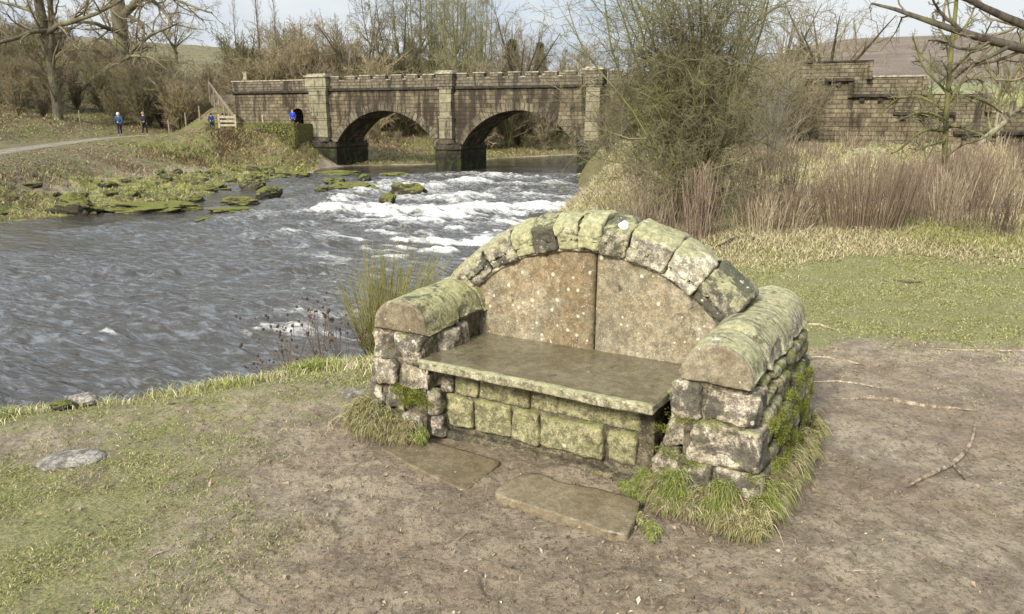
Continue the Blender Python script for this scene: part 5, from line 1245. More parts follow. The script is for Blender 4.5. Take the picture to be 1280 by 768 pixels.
def bridge():
    root = empty('stone_bridge', (BP[0], BP[1], 0), math.atan2(BD[1], BD[0]), 'old stone aqueduct bridge of two visible segmental arches with battlemented parapets, crossing the river', 'bridge')
    TH = 3.4; S = [-10.85, .09, 10.88]; ST = 3.42; spans = [(-9.6, -.93), (1.15, 9.75), (12.0, 20.6)]
    spring, crown = -.45, 1.98
    def arch(s):
        for a, b in spans:
            if a < s < b:
                m = (a + b) / 2; h = (b - a) / 2; rise = crown - spring; R = (h * h + rise * rise) / (2 * rise); return crown - R + math.sqrt(max(0, R * R - (s - m) ** 2))
        return None
    # spandrel wall with the arch openings cut through
    mb = MB(); ss = sorted(set(list(np.linspace(-11.5, 22.5, 40)) + [q for a, b in spans for q in np.linspace(a, b, 41)]))
    for k in range(len(ss) - 1):
        s0, s1 = ss[k], ss[k + 1]; m = (s0 + s1) / 2; open_ = arch(m) is not None
        if s1 - s0 < 1e-6: continue
        a0 = arch(s0); a1 = arch(s1); z0 = (a0 if a0 is not None else spring) if open_ else -3.2; z1 = (a1 if a1 is not None else spring) if open_ else -3.2
        V = np.array([[s0, 0, z0], [s1, 0, z1], [s1, 0, ST], [s0, 0, ST], [s0, TH, z0], [s1, TH, z1], [s1, TH, ST], [s0, TH, ST]])
        F = [[0, 1, 2, 3], [5, 4, 7, 6], [3, 2, 6, 7]]
        if open_: F.append([4, 5, 1, 0])
        mb.add(V, F)
    for a, b in spans:
        for s, sg in ((a, 1), (b, -1)):
            V = np.array([[s, 0, -3.2], [s, TH, -3.2], [s, TH, spring], [s, 0, spring]]); mb.add(V, [[0, 1, 2, 3]] if sg > 0 else [[3, 2, 1, 0]])
    mb.build('spandrel_wall', M_['wall_brown'], root, False)
    # voussoirs
    rng = np.random.default_rng(5)
    for a, b in spans[:3]:
        m = (a + b) / 2; h = (b - a) / 2; rise = crown - spring; R = (h * h + rise * rise) / (2 * rise); zc = crown - R; th = math.asin(h / R); n = 31; mb = MB()
        for k in range(n):
            t0, t1 = -th + 2 * th * k / n + .004, -th + 2 * th * (k + 1) / n - .004; dep = rng.uniform(.03, .06); r1 = R + .52 + rng.uniform(-.03, .04); r0 = R - .012
            V = []
            for y in (-dep, .3):
                for (t_, r_) in ((t0, r0), (t1, r0), (t1, r1), (t0, r1)): V.append([m + math.sin(t_) * r_, y, zc + math.cos(t_) * r_])
            mb.add(V, [[0, 1, 2, 3], [0, 4, 5, 1], [3, 2, 6, 7], [1, 5, 6, 2], [0, 3, 7, 4]])
        mb.build('arch_ring', M_['ring'], root, False)
    # string course and parapets with battlements
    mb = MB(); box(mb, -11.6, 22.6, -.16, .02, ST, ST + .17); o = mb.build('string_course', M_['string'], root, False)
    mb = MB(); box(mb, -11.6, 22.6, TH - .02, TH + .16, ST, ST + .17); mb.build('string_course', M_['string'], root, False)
    for yb in (0.0, TH - .42):
        mb = MB(); lb = MB(); cuts = [(-9.9, -.55), (.75, 10.0), (11.75, 21)]
        for a, b in cuts:
            box(mb, a, b, yb - .0, yb + .4, ST + .172, ST + .70); n = round((b - a) / 1.42); L = (b - a) / n
            for k in range(n):
                x0 = a + k * L + (.05 if k else 0); x1 = x0 + L * .64; zz = ST + .99 + rng.uniform(-.03, .03); box(mb, x0, x1, yb + .003, yb + .397, ST + .702, zz); box(lb, x0 - .03, x1 + .03, yb - .04, yb + .44, zz + .002, zz + .075)
                box(lb, x1 + .04, a + (k + 1) * L + .01, yb - .03, yb + .43, ST + .702, ST + .762)
        mb.build('parapet', M_['parapet'], root, False); lb.build('parapet_coping', M_['ledge'], root, False)
    mb = MB(); box(mb, -11, 22, .42, TH - .44, ST + .0025, ST + .05); mb.build('deck', M_['base'], root, False)
    # pilasters with caps, plinths and dark cutwater bases
    for k, s in enumerate(S):
        w = .80 if k == 0 else .50; p = MB(); box(p, s - w, s + w, -.42, 0.0, -.15, 1.42); box(p, s - w - .05, s + w + .05, -.47, 0, 1.425, 1.56); box(p, s - w + .03, s + w - .03, -.38, 0, 1.565, ST - .003); pl = p.build('pilaster', M_['pier_pale'], root, False)
        c = MB(); w2 = w + .14; box(c, s - w2, s + w2, -.50, .52, ST + .172, 4.42); box(c, s - w2 + .06, s + w2 - .06, -.44, .46, ST + .003, ST + .17); cp = c.build('pier_turret', M_['pier_pale' if k == 0 else 'parapet'], root, False)
        c = MB(); box(c, s - w2 - .07, s + w2 + .07, -.57, .59, 4.423, 4.56); box(c, s - w2 + .1, s + w2 - .1, -.40, .42, 4.563, 4.66); c.build('cap_stone', M_['ledge'], cp, False)
        bs = MB(); wl = w + .30 if k else 1.0; wr = w + .62 if k == 1 else (1.45 if k == 0 else .9)
        for (z0, z1, e) in ((-3.2, -.72, .0), (-.717, -.50, .09), (-.497, -.30, -.04)):
            V = []; 
            for z in (z0, z1): V += [[s - wl - e, TH + .5, z], [s - wl - e, -.55 - e, z], [s - wl * .35, -1.0 - e, z], [s + wl * .35, -1.0 - e, z], [s + wr + e, -.30 - e, z], [s + wr + e, TH + .5, z]]
            F = [[i, (i + 1) % 6, (i + 1) % 6 + 6, i + 6] for i in range(6)]; bs.add(V, F + [[6, 7, 8, 9], [6, 9, 10, 11]])
        V = [[s - wl, -.5, -.297], [s - w, -.9, -.297], [s + w, -.9, -.297], [s + wl, -.5, -.297], [s - w, -.42, .05], [s + w, -.42, .05]]
        bs.add(V, [[1, 2, 5, 4]], [[0, 1, 4], [2, 3, 5]]); bs.build('pier_base', M_['base'], root, False)
    # left approach wall with the low doorway
    mb = MB(); d0, d1, dz, dh = -13.75, -12.75, .30, 1.75
    ss = list(np.linspace(-19.6, d0, 8)) + list(np.linspace(d0, d1, 13)[1:]) + [-12.2, -11.5]
    for k in range(len(ss) - 1):
        s0, s1 = ss[k], ss[k + 1]; m = (s0 + s1) / 2; o_ = d0 < m < d1
        def dz_(s): q = (s - (d0 + d1) / 2) / ((d1 - d0) / 2); return dh + .42 * math.sqrt(max(0, 1 - q * q))
        z0, z1 = (dz_(s0), dz_(s1)) if o_ else (-2, -2)
        V = np.array([[s0, .25, z0], [s1, .25, z1], [s1, .25, ST - .1], [s0, .25, ST - .1], [s0, TH - .2, z0], [s1, TH - .2, z1], [s1, TH - .2, ST - .1], [s0, TH - .2, ST - .1]]); F = [[0, 1, 2, 3], [5, 4, 7, 6], [3, 2, 6, 7]]
        if o_: F.append([4, 5, 1, 0])
        mb.add(V, F)
    for s, f in ((d0, 1), (d1, 0)):
        V = np.array([[s, .25, -1], [s, TH - .2, -1], [s, TH - .2, dh], [s, .25, dh]]); mb.add(V, [[0, 1, 2, 3]])
    box(mb, d0, d1, TH - .35, TH - .2, -1, 2.3)
    mb.build('approach_wall', M_['rubble'], root, False)
    mb = MB(); box(mb, -19.9, -11.7, .05, .30, ST - .098, ST + .07); mb.build('string_course', M_['string'], root, False)
    mb = MB(); box(mb, -19.6, -11.75, .22, .62, ST + .073, 4.22); mb.build('parapet', M_['parapet'], root, False); mb = MB(); box(mb, -19.65, -11.72, .17, .67, 4.223, 4.30); mb.build('parapet_coping', M_['ledge'], root, False)
    return root
bridge()

def stepped_wall():
    root = empty('stepped_stone_wall', (BP[0] + BD[0] * 21, BP[1] + BD[1] * 21, 0), math.atan2(BD[1], BD[0]), 'long stone wall stepping down to the right behind the meadow, with dark ledges under each step', 'wall'); o_ = 21.0
    # (parapet from, to, top z) and ledges (from, to, z)
    W = MB(); T = 2.8
    steps = [(20.5, 27.09, 4.56), (27.093, 29.95, 3.70), (29.953, 33.1, 2.76), (33.103, 41, 1.78)]
    for a, b, top in steps: box(W, a - o_, b - o_, .12, T, -1.2, top)
    W.build('wall_body', M_['wall_wing'], root, False)
    lo = MB()
    for a, b, z0, z1 in ((20.5, 26.13, -1.2, 3.50), (26.133, 28.46, -1.2, 2.62), (28.463, 31.4, -1.2, 1.64), (31.403, 41, -1.2, .62)): box(lo, a - o_, b - o_, -.18, .117, z0, z1)
    lo.build('lower_facing', M_['rubble'], root, False)
    for a, b, z in ((23.0, 26.2, 3.503), (26.2, 28.55, 2.623), (28.4, 31.5, 1.643), (31.5, 41, .623)):
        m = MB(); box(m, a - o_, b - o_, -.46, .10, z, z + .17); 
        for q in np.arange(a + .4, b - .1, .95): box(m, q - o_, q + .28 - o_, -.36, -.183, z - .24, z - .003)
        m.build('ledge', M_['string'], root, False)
    for a, b, z in ((23.3, 27.15, 4.563), (27.16, 30.0, 3.703), (30.01, 33.15, 2.763), (33.16, 41, 1.783)):
        m = MB(); box(m, a - o_, b - o_, .05, .62, z, z + .09); m.build('wall_coping', M_['ledge'] if z < 4 else M_['string'], root, False)
    for s, z0, z1 in ((26.1, 2.6, 3.48), (26.25, -.5, 1.9), (28.5, -.5, 1.6), (23.6, -.5, 2.1), (33.0, 1.8, 2.78), (29.85, 2.7, 3.72), (27.0, 3.6, 4.55)):
        m = MB(); box(m, s - .14 - o_, s + .14 - o_, -.34, .1, z0, z1); m.build('buttress', M_['rubble'], root, False)
M_['wall_wing'] = masonry('wing_upper_masonry', (.12, .10, .062), (.28, .24, .155), .21, .5, .38)
stepped_wall()

def bridge_xy(s, v): return BP[0] + s * BD[0] + v * BN[0], BP[1] + s * BD[1] + v * BN[1]

def terrace():
    # ivy-grown retaining wall before the doorway
    x0, y0 = bridge_xy(-20.0, -2.6); root = empty('mossy_terrace_wall', (x0, y0, 0), math.atan2(BD[1], BD[0]), 'low ivy and moss covered wall in front of the doorway at the left end of the bridge', 'wall')
    mb = MB(); box(mb, 0, 8.6, 0, .5, -1.6, 1.02); box(mb, 8.1, 8.6, .503, 2.6, -1.6, 1.02); mb.build('wall_body', M_['mosswall'], root, False)
    mb = MB(); box(mb, -.03, 8.64, -.04, .54, 1.023, 1.10); mb.build('wall_coping', M_['mosswall'], root, False)
    rng = np.random.default_rng(3); N = 15000; x = rng.uniform(-.2, 8.8, N); z = rng.uniform(-1.2, 1.12, N); k = fbm(np.stack([x * .8, z * 1.1, 0 * x], 1), 3, 5) + .25 > rng.uniform(-.4, .6, N); x, z = x[k], z[k]; N = len(x)
    P0 = np.stack([x, .3 - rng.uniform(0, .75, N) * (1.1 - .25 * z), z + .05 * np.sin(x * 3)], 1); P0[:, 2] += np.where(rng.uniform(0, 1, N) < .15, rng.uniform(0, .25, N), 0); a = rng.uniform(0, 2 * PI, N); s = rng.uniform(.04, .08, N); u = np.stack([np.cos(a), rng.uniform(-.4, .4, N), np.sin(a)], 1) * s[:, None]; w = np.stack([-np.sin(a), rng.uniform(-.4, .4, N), np.cos(a)], 1) * s[:, None]
    V = np.stack([P0 - u, P0 + w, P0 + u], 1); i = np.arange(N) * 3; mb = MB(); mb.add(V.reshape(-1, 3), None, np.stack([i, i + 1, i + 2], 1), np.repeat(lerp_cols(rng, N, [(.08, .085, .02), (.17, .17, .05), (.10, .07, .035)], [4, 3, 2]), 3, 0)); mb.build('ivy', M_['blade'], root, False)['kind'] = 'stuff'
M_['mosswall'] = stone_mat('mossy_wall', (.10, .085, .05), (.17, .15, .09), .4, .5, .75, .1, .1, bumpd=.05)
terrace()

M_['wood'] = plain('weathered_wood', (.36, .31, .20), .85, .3, 8); M_['wood_grey'] = plain('grey_wood', (.20, .17, .12), .9, .3, 8)
def bar(mb, a, b, w, t=None):
    a, b = np.array(a, float), np.array(b, float); d = b - a; d /= np.linalg.norm(d); s = np.cross(d, [0, 0, 1]); s = s / max(np.linalg.norm(s), 1e-6) if np.linalg.norm(s) > 1e-3 else np.array([1., 0, 0]); u = np.cross(s, d); t = t or w
    V = [p + s * i * w / 2 + u * j * t / 2 for p in (a, b) for i, j in ((-1, -1), (1, -1), (1, 1), (-1, 1))]
    mb.add(V, [[0, 1, 2, 3], [7, 6, 5, 4], [0, 4, 5, 1], [1, 5, 6, 2], [2, 6, 7, 3], [3, 7, 4, 0]])
def wooden_steps():
    # stairs climbing the bank beside the bridge, with a pale timber handrail
    a = aty(312, 162, 62.0); b = aty(277, 104, 69.5); a[2] = .55; root = empty('wooden_steps', tuple(a), 0, 'flight of earth and timber steps climbing the bank left of the bridge', 'steps'); d = b - a; d[2] = b[2] - .9 - a[2]
    n = 18; w = np.array([1.0, .35, 0]) * .95; run = d / n
    for k in range(n):
        p = run * (k + .5); mb = MB(); c0 = p - w; V = [c0, c0 + 2 * w]; h = np.array([0, 0, 1.]); back = np.array([run[0], run[1], 0]) * 1.25
        q = [c0 - [0, 0, .8], c0 + 2 * w - [0, 0, .8], c0 + 2 * w, c0, c0 - [0, 0, .8] + back, c0 + 2 * w - [0, 0, .8] + back, c0 + 2 * w + back, c0 + back]
        mb.add(q, [[0, 1, 2, 3], [5, 4, 7, 6], [3, 2, 6, 7], [0, 3, 7, 4], [1, 5, 6, 2]]); mb.build('step', M_['wood_grey'], root, False)
    # handrails
    for side, lab in ((1, 'pale timber handrail on the right of the wooden steps'), (-1, 'duller timber handrail on the left of the wooden steps')):
        hr = empty('handrail', tuple(a + side * w * 1.06), 0, lab, 'handrail', 'handrails of the steps'); nn = 6; pm = MB()
        for hz in ((1.0, .55) if side > 0 else (.95,)): mb = MB(); bar(mb, [0, 0, hz], d + [0, 0, hz], .12, .14); mb.build('rail', M_['wood'] if side > 0 else M_['wood_grey'], hr, False)
        for k in range(nn): mb = MB(); p = d * (k + .02) / (nn - .96); bar(mb, p + [0, 0, -.7], p + [0, 0, 1.05], .10, .10); mb.build('post', M_['wood'] if side > 0 else M_['wood_grey'], hr, False)
    # short slatted gate at the foot of the steps
    g = aty(284, 152, 59.0); g[2] = zat(g[0], g[1]); root = empty('slatted_gate', tuple(g), .1, 'short pale timber gate of three rails at the foot of the wooden steps', 'gate')
    for z in (.45, .75, 1.05): mb = MB(); box(mb, -.55, .55, -.03, .03, z - .08, z + .08); mb.build('rail', M_['wood'], root, False)
    for x in (-.6, .6): mb = MB(); box(mb, x - .06, x + .06, -.06, .06, -.1, 1.25); mb.build('post', M_['wood'], root, False)
    # stakes of a broken fence along the back of the path
    st = None
    for k, (px, lab) in enumerate(((100, 'short fence stake behind the path, right of the pale-footed tree'), (210, 'pale fence stake behind the path, leftmost of the three right of the walkers'), (232, 'pale fence stake behind the path, middle one of three right of the walkers'), (250, 'pale fence stake behind the path, nearest the wooden steps'))):
        p = ground_xy(px, 64.5); mb = MB(); box(mb, -.045, .045, -.045, .045, -.2, 1.1, .01, np.random.default_rng(k))
        o = mb.build('fence_stake', M_['wood_grey'], None, False); o.location = p; tag(o, lab, 'fence stake', 'stakes behind the path')
    p = ground_xy(311, 74); mb = MB(); bar(mb, [0, 0, -2], [0, 0, 3.3], .3, .3); bar(mb, [-.2, 0, 3.31], [.2, 0, 3.31], .3, .12); o = mb.build('gate_post', M_['wood'], None, False); o.location = (p[0], p[1], 2.2); tag(o, 'pale timber post rising behind the left end of the parapet', 'post')
wooden_steps()

# ------------------------------------------------------------------ rocks
def boulder(name, px, py, z, w, h, mat, label, cat='rock', seed=1, d=None, group=None, sink=.35, rot=0, loc=None, n=26, amp=.16):
    p = atz(px, py, z) if loc is None else np.array([*loc, z]); d = d or w * .8; c, Q = cube_grid(n); q = c / np.linalg.norm(c, axis=1, keepdims=True) * (.55 + .45 * 1 / np.maximum(np.abs(c).max(1, keepdims=True), .5)) 
    q = q * (1 + (fbm(q * 1.3 + seed * 3.3, 4, seed) * amp * 1.8)[:, None]) + np.stack([fbm(q * 3 + k, 3, seed + k) for k in range(3)], 1) * amp * .35
    V = q * [w / 2, d / 2, h / 2]
    o = link(name, np_mesh(name, V, Q, None, M_[mat])); o.location = (p[0], p[1], z + h * (.5 - sink)); o.rotation_euler = (0, 0, rot); tag(o, label, cat, group); return o
M_['meadow_rock'] = stone_mat('meadow_rock', (.15, .135, .10), (.24, .22, .165), .6, .4, .3, .1, .1)
def rocks():
    W = WATER
    # mossy islets in the stream
    L = [(440, 238, 2.3, .42, 'largest mossy islet in the stream, left of centre among the rapids'), (418, 232, 1.2, .40, 'small mossy rock at the upper left of the largest islet'), (456, 228, 1.1, .42, 'mossy rock touching the back of the largest islet'), (430, 250, 1.6, .26, 'low mossy rock at the front of the largest islet'), (464, 241, .9, .3, 'little mossy rock at the right tip of the largest islet'), (402, 241, .6, .28, 'tiny dark rock at the left tip of the largest islet'),
         (509, 246, 1.5, .62, 'bright green rounded mossy boulder right of the islets'), (486, 257, 1.1, .46, 'dark mossy boulder in front of the bright green rounded one'), (300, 256, 1.5, .34, 'flat mossy rock in the stream left of the rapids, near the far bank'), (318, 238, 1.3, .62, 'dark wet boulder standing up near the far bank'), (336, 249, 1.3, .6, 'mossy boulder with white water breaking at its right'), (292, 265, 1.8, .2, 'low green rock slab just off the far bank'),
         (186, 264, 3.2, .36, 'long low mossy ledge in the water by the left bank'), (215, 262, 2.0, .3, 'right end of the mossy ledge by the left bank'), (92, 268, 1.9, .7, 'dark mossy boulder at the tip of the left bank'), (260, 279, .8, .2, 'small dark rock barely above the water below the far bank'), (340, 296, .5, .12, 'tiny rock awash in the middle of the stream'), (495, 221, 2.0, .26, 'flat mossy ledge just left of the middle pier'), (425, 219, 2.6, .26, 'flat mossy ledge by the foot of the left pier'), (362, 222, 2.0, .4, 'mossy boulder at the corner of the far bank near the bridge')]
    for k, (px, py, w, h, lab) in enumerate(L): boulder('mossy_rock', px, py, W, w * 1.05, h * 1.5, 'mossrock', lab, seed=200 + k, group='mossy rocks in the river', sink=.30, rot=k * .7 if w < 1.4 else 0, d=w * .6, amp=.30, n=34)
    for k, (px, py, w, h, lab) in enumerate([(736, 210, 1.2, .9, 'dark boulder at the water edge under the right pier'), (728, 224, .9, .5, 'dark wet rock below the right pier boulder'), (748, 232, 2.0, .5, 'pale brown flat rock at the near water edge behind the sofa'), (762, 238, 1.6, .5, 'pale rock half hidden by the olive bush at the water edge'), (706, 238, .7, .3, 'grey rock with foam over it in the rapids'), (745, 216, 1.6, 1.2, 'blocky dark stone by the foot of the right pier')]):
        boulder('river_rock', px, py, W, w, h, 'rock' if 'pale' in lab else 'mossrock', lab, seed=240 + k, group='rocks at the near water edge', sink=.3, rot=k)
    # small rocks all over the mossy far shelf
    rng = np.random.default_rng(6); first = None; cnt = 0
    while cnt < 70:
        px, Y = rng.uniform(-20, 400), rng.uniform(26, 52); p = aty(px, 150, Y); z, dN, dF, pd = land(np.array([p[0]]), np.array([Y]), False)
        if not (-.8 < dF[0] < 6.5): continue
        z = float(max(z[0], W)); s = rng.uniform(.3, 1.0); cnt += 1
        if first is None or cnt % 12 == 1:
            o = boulder('shore_rock', 0, 0, z, 1.0, .6, 'mossrock', 'mossy stone among the many on the green shelf of the far bank', seed=300 + cnt, group='stones on the far shelf', loc=(p[0], Y), n=16, amp=.32); first = o
        else: o = first.copy(); C.objects.link(o)
        o.location = (p[0], Y, z + .04); o.rotation_euler = (0, 0, rng.uniform(0, 6)); o.scale = (s, s * rng.uniform(.6, 1), s * rng.uniform(.5, 1.2))
    boulder('flat_rock', 90, 574, zat(*atz(90, 574, 0)[:2]) - .0, .30, .07, 'rock', 'flat pale grey rock set in the turf at the lower left', seed=401, sink=.6, d=.20, rot=.2, amp=.08)
    boulder('flat_rock', 240, 590, 0, .12, .03, 'rock', 'small flat grey stone right of the pale rock in the turf', seed=407, sink=.6, d=.08, amp=.08) if False else None
    boulder('flat_rock', 441, 493, zat(*atz(441, 493, 0)[:2]), .15, .05, 'rock', 'small pale rock in the grass left of the sofa', seed=402, sink=.5, d=.13, rot=.4, amp=.08)
    boulder('flat_rock', 104, 502, zat(*atz(104, 502, 0)[:2]) - .02, .17, .08, 'rock', 'grey rock on the brink of the bank at the left', seed=403, sink=.4, d=.13, rot=.1)
    boulder('flat_rock', 78, 508, zat(*atz(78, 508, 0)[:2]) - .02, .13, .06, 'mossrock', 'mossy brown stone beside the grey rock on the brink', seed=404, sink=.4, d=.1)
    p = aty(1080, 194, 31.0); boulder('meadow_boulder', 0, 0, zat(p[0], 31.0) - .05, 1.7, .6, 'meadow_rock', 'rounded grey boulder among the dead stems in the middle of the meadow', seed=405, loc=(p[0], 31.0), sink=.25)
rocks()

# ------------------------------------------------------------------ roots and sticks
def stick(name, L, zoff, mat, label, seed, jit=.004, cat='stick', branch=None):
    """L: (px, py, width_m)"""
    rng = np.random.default_rng(seed)
    def line(L):
        P, R = [], []
        for px, py, w in L: p = atz(px, py, zoff); z = zat(p[0], p[1]) if False else float(land(np.array([p[0]]), np.array([p[1]]))[0][0]); P.append([p[0], p[1], z + zoff]); R.append(w / 2 * 1.15)
        P, R = smooth_line(P, R, 26, rng, 0); P += fbm(P * 22, 3, seed)[:, None] * jit; return P, R
    P, R = line(L); c = P[0].copy(); mb = MB(); V, Q = tube(P - c, R * (1 + .25 * fbm(P * 40, 2, seed)), 8); mb.add(V, Q)
    if branch: P, R = line(branch); V, Q = tube(P - c, R, 6); mb.add(V, Q)
    o = mb.build(name, mat); o.location = tuple(c); tag(o, label, cat); return o
root_m = stone_mat('exposed_root', (.29, .225, .155), (.41, .335, .235), .0, .15, 0, 0, .1)
stick('exposed_root', [(1040, 502, .004), (1062, 501, .014), (1085, 499, .026), (1110, 502, .028), (1140, 506, .026), (1175, 511, .020), (1200, 513, .012), (1222, 516, .004)], .004, root_m, 'long straight root standing out of the earth right of the sofa', 1)
stick('forked_root', [(1133, 608, .004), (1145, 601, .014), (1165, 589, .018), (1185, 578, .020), (1200, 568, .020), (1212, 556, .018), (1217, 545, .014), (1219, 531, .008)], .013, root_m, 'pale forked stick curving across the earth at the right', 2, branch=[(1192, 574, .014), (1200, 585, .010), (1206, 597, .005)])
stick('exposed_root', [(1010, 447, .006), (1035, 450, .016), (1062, 455, .016), (1088, 461, .005)], .002, root_m, 'thin root crossing the earth behind the right arm', 3)
stick('exposed_root', [(1012, 478, .005), (1045, 481, .014), (1075, 485, .014), (1100, 488, .004)], .002, root_m, 'thin root between the long straight root and the one behind it', 4)
stick('exposed_root', [(1008, 403, .008), (1025, 406, .02), (1050, 412, .006)], .004, root_m, 'short root by the grass behind the right arm', 5)
stick('fallen_stick', [(1170, 437, .006), (1200, 436, .012), (1240, 438, .012), (1300, 440, .01)], .004, root_m, 'straight pale stick on the turf at the right edge', 6)
stick('fallen_stick', [(1116, 352, .014), (1132, 354, .024), (1152, 355, .010)], .010, M_['bark_dark'], 'short black stick lying on the lawn', 7)
stick('fallen_stick', [(898, 310, .02), (915, 303, .04), (932, 299, .05), (948, 305, .02)], .03, M_['bark_dark'], 'curved dark branch heaped with leaves at the foot of the stems', 8)
stick('fallen_stick', [(1246, 252, .03), (1262, 256, .05), (1285, 262, .04)], .04, M_['bark_dark'], 'dark log lying in the grass at the right edge', 9)
stick('twig', [(186, 702, .004), (196, 694, .008), (210, 690, .004)], .004, root_m, 'small broken twig on the turf at the lower left', 10)
stick('twig', [(1050, 716, .002), (1075, 716, .005), (1100, 715, .002)], .002, root_m, 'thin straight twig on the bare earth at the lower right', 11)
# dark topped stake in the meadow
p = aty(1164, 285, 12.6); z = zat(p[0], 12.6); mb = MB(); V, Q = tube([(0, 0, -.05), (.01, 0, .25), (0, 0, .52)], [.008, .007, .006], 6); mb.add(V, Q); o0 = empty('marker_stake', (p[0], 12.6, z), 0, 'thin dark stake with a round black knob standing in the meadow grass', 'stake'); mb.build('stake', M_['bark_dark'], o0); hV, hQ = stone((.035, .035, .04), lambda q: q + [0, 0, .545], .034, 8, .004, 20, 4); link('knob', np_mesh('knob', hV, hQ, None, plain('black_knob', (.02, .018, .016), .7)), o0)

# ------------------------------------------------------------------ people
def person(loc, H, face, coat, trousers, hair, hood, label, lean=0, stride=.2, arm='down', hat=None):
    """one continuous skinned body; coat, trousers, shoes and hair as children"""
    root = empty('person', loc, face, label, 'person', 'walkers on the far path'); s = H / 1.72
    J = {'pel': (0, 0, .92), 'waist': (0, .0, 1.08), 'chest': (0, .01, 1.30), 'neck': (0, .0, 1.46), 'hd': (0, .02, 1.58), 'top': (0, .01, 1.70)}
    for sd in (-1, 1):
        st = stride * sd; J.update({f'hip{sd}': (.09 * sd, 0, .88), f'kn{sd}': (.10 * sd, .04 + st * .55, .48), f'an{sd}': (.10 * sd, -.01 + st, .09), f'toe{sd}': (.11 * sd, .13 + st, .035),
                  f'sh{sd}': (.18 * sd, 0, 1.40), f'el{sd}': (.235 * sd, -.05 - st * .4, 1.13), f'wr{sd}': (.23 * sd, .10 - st * .6, .90) if arm == 'down' else (.10 * sd, .22, 1.12), f'ha{sd}': (.225 * sd, .14 - st * .6, .82) if arm == 'down' else (.04 * sd, .25, 1.14)})
    E_ = [('pel', 'waist'), ('waist', 'chest'), ('chest', 'neck'), ('neck', 'hd'), ('hd', 'top')] + [e for sd in (-1, 1) for e in (('pel', f'hip{sd}'), (f'hip{sd}', f'kn{sd}'), (f'kn{sd}', f'an{sd}'), (f'an{sd}', f'toe{sd}'), ('chest', f'sh{sd}'), (f'sh{sd}', f'el{sd}'), (f'el{sd}', f'wr{sd}'), (f'wr{sd}', f'ha{sd}'))]
    Rd = {'pel': .13, 'waist': .12, 'chest': .14, 'neck': .055, 'hd': .095, 'top': .07, 'hip': .085, 'kn': .055, 'an': .04, 'toe': .035, 'sh': .06, 'el': .042, 'wr': .03, 'ha': .035}
    def skin(name, keys, grow_, mat, sub=1, move=(0, 0, 0)):
        ks = [k for k in J if k in keys]; ix = {k: i for i, k in enumerate(ks)}; me = bpy.data.meshes.new(name); me.from_pydata([tuple(np.array(J[k]) * s + move) for k in ks], [(ix[a], ix[b]) for a, b in E_ if a in ix and b in ix], []); me.materials.append(mat)
        o = link(name, me, root); md = o.modifiers.new('skin', 'SKIN'); md.use_smooth_shade = True
        for k, i in ix.items(): r = (Rd[k.rstrip('-1')] + grow_.get(k.rstrip('-1'), grow_.get('*', 0))) * s; me.skin_vertices[0].data[i].radius = (r, r * (.8 if k in ('waist', 'chest', 'pel') else 1))
        me.skin_vertices[0].data[0].use_root = True; sb = o.modifiers.new('sub', 'SUBSURF'); sb.levels = sub; sb.render_levels = sub; return o
    sides = [f'{k}{sd}' for sd in (-1, 1) for k in ('hip', 'kn', 'an', 'toe', 'sh', 'el', 'wr', 'ha')]
    skin('body', ['pel', 'waist', 'chest', 'neck', 'hd', 'top'] + sides, {}, plain('skin_tone', (.45, .28, .20), .6))
    skin('coat', ['pel', 'waist', 'chest', 'neck'] + [f'{k}{sd}' for sd in (-1, 1) for k in ('sh', 'el', 'wr', 'hip')], {'*': .022, 'pel': .035, 'neck': .02, 'hip': .03}, plain('coat_cloth', coat, .8))
    skin('trousers', ['pel'] + [f'{k}{sd}' for sd in (-1, 1) for k in ('hip', 'kn', 'an')], {'*': .016}, plain('trouser_cloth', trousers, .85))
    for sd in (-1, 1): hV, hQ = stone((.05 * s, .13 * s, .045 * s), lambda q: q + np.array(J[f'toe{sd}']) * s + [0, -.05 * s, .012], .04 * s, 6, .001, 5, 3); link('shoe', np_mesh('shoe', hV, hQ, None, plain('shoe', (.25, .22, .2) if sd > 0 else (.2, .18, .16), .7)), root)
    c, Q = cube_grid(10); q = c / np.linalg.norm(c, axis=1, keepdims=True); q = q * [.105, .115, .12]; q[:, 2] = np.where((q[:, 1] > .02) & (q[:, 2] < .03), .03 + (q[:, 2] - .03) * .05, q[:, 2]); q[:, 1] = np.where((q[:, 1] > .06) & (q[:, 2] < .06), .06, q[:, 1])
    link('hood' if hood else 'hair', np_mesh('hair', (q * (1.15 if hood else 1.0) + [0, -.005, 1.625]) * s, Q, None, plain('hair_or_hood', hair, .85)), root)
    return root
def pz(x, y): return zat(x, y) + .0
for (px, Y, H, face, coat, tr, hair, hood, lab, st_) in ((150, 63.0, 1.78, .5, (.03, .085, .17), (.02, .022, .045), (.55, .60, .62), True, 'person in a teal blue coat with a pale hood, leftmost walker on the path', .18),
        (181, 63.4, 1.80, -.4, (.012, .014, .04), (.02, .018, .02), (.30, .22, .13), False, 'person in a long dark navy coat on the path, right of the one in teal', .14),
        (265.5, 60.6, 1.40, .3, (.015, .03, .12), (.015, .02, .05), (.04, .03, .02), False, 'person in dark blue standing by the end of the mossy terrace wall', .1),
        (280, 59.7, 1.36, .2, (.015, .025, .09), (.02, .02, .04), (.035, .025, .02), False, 'person in navy standing behind the slatted gate', .1)):
    x = aty(px, 165, Y)[0]; person((x, Y, pz(x, Y)), H, face, coat, tr, hair, hood, lab, stride=st_)
xx, yy = bridge_xy(-13.32, -.3); person((xx, yy, .55), 1.55, 3.0, (.015, .05, .42), (.02, .02, .05), (.05, .035, .03), False, 'person in a vivid blue jacket in front of the low doorway of the bridge', stride=.08)
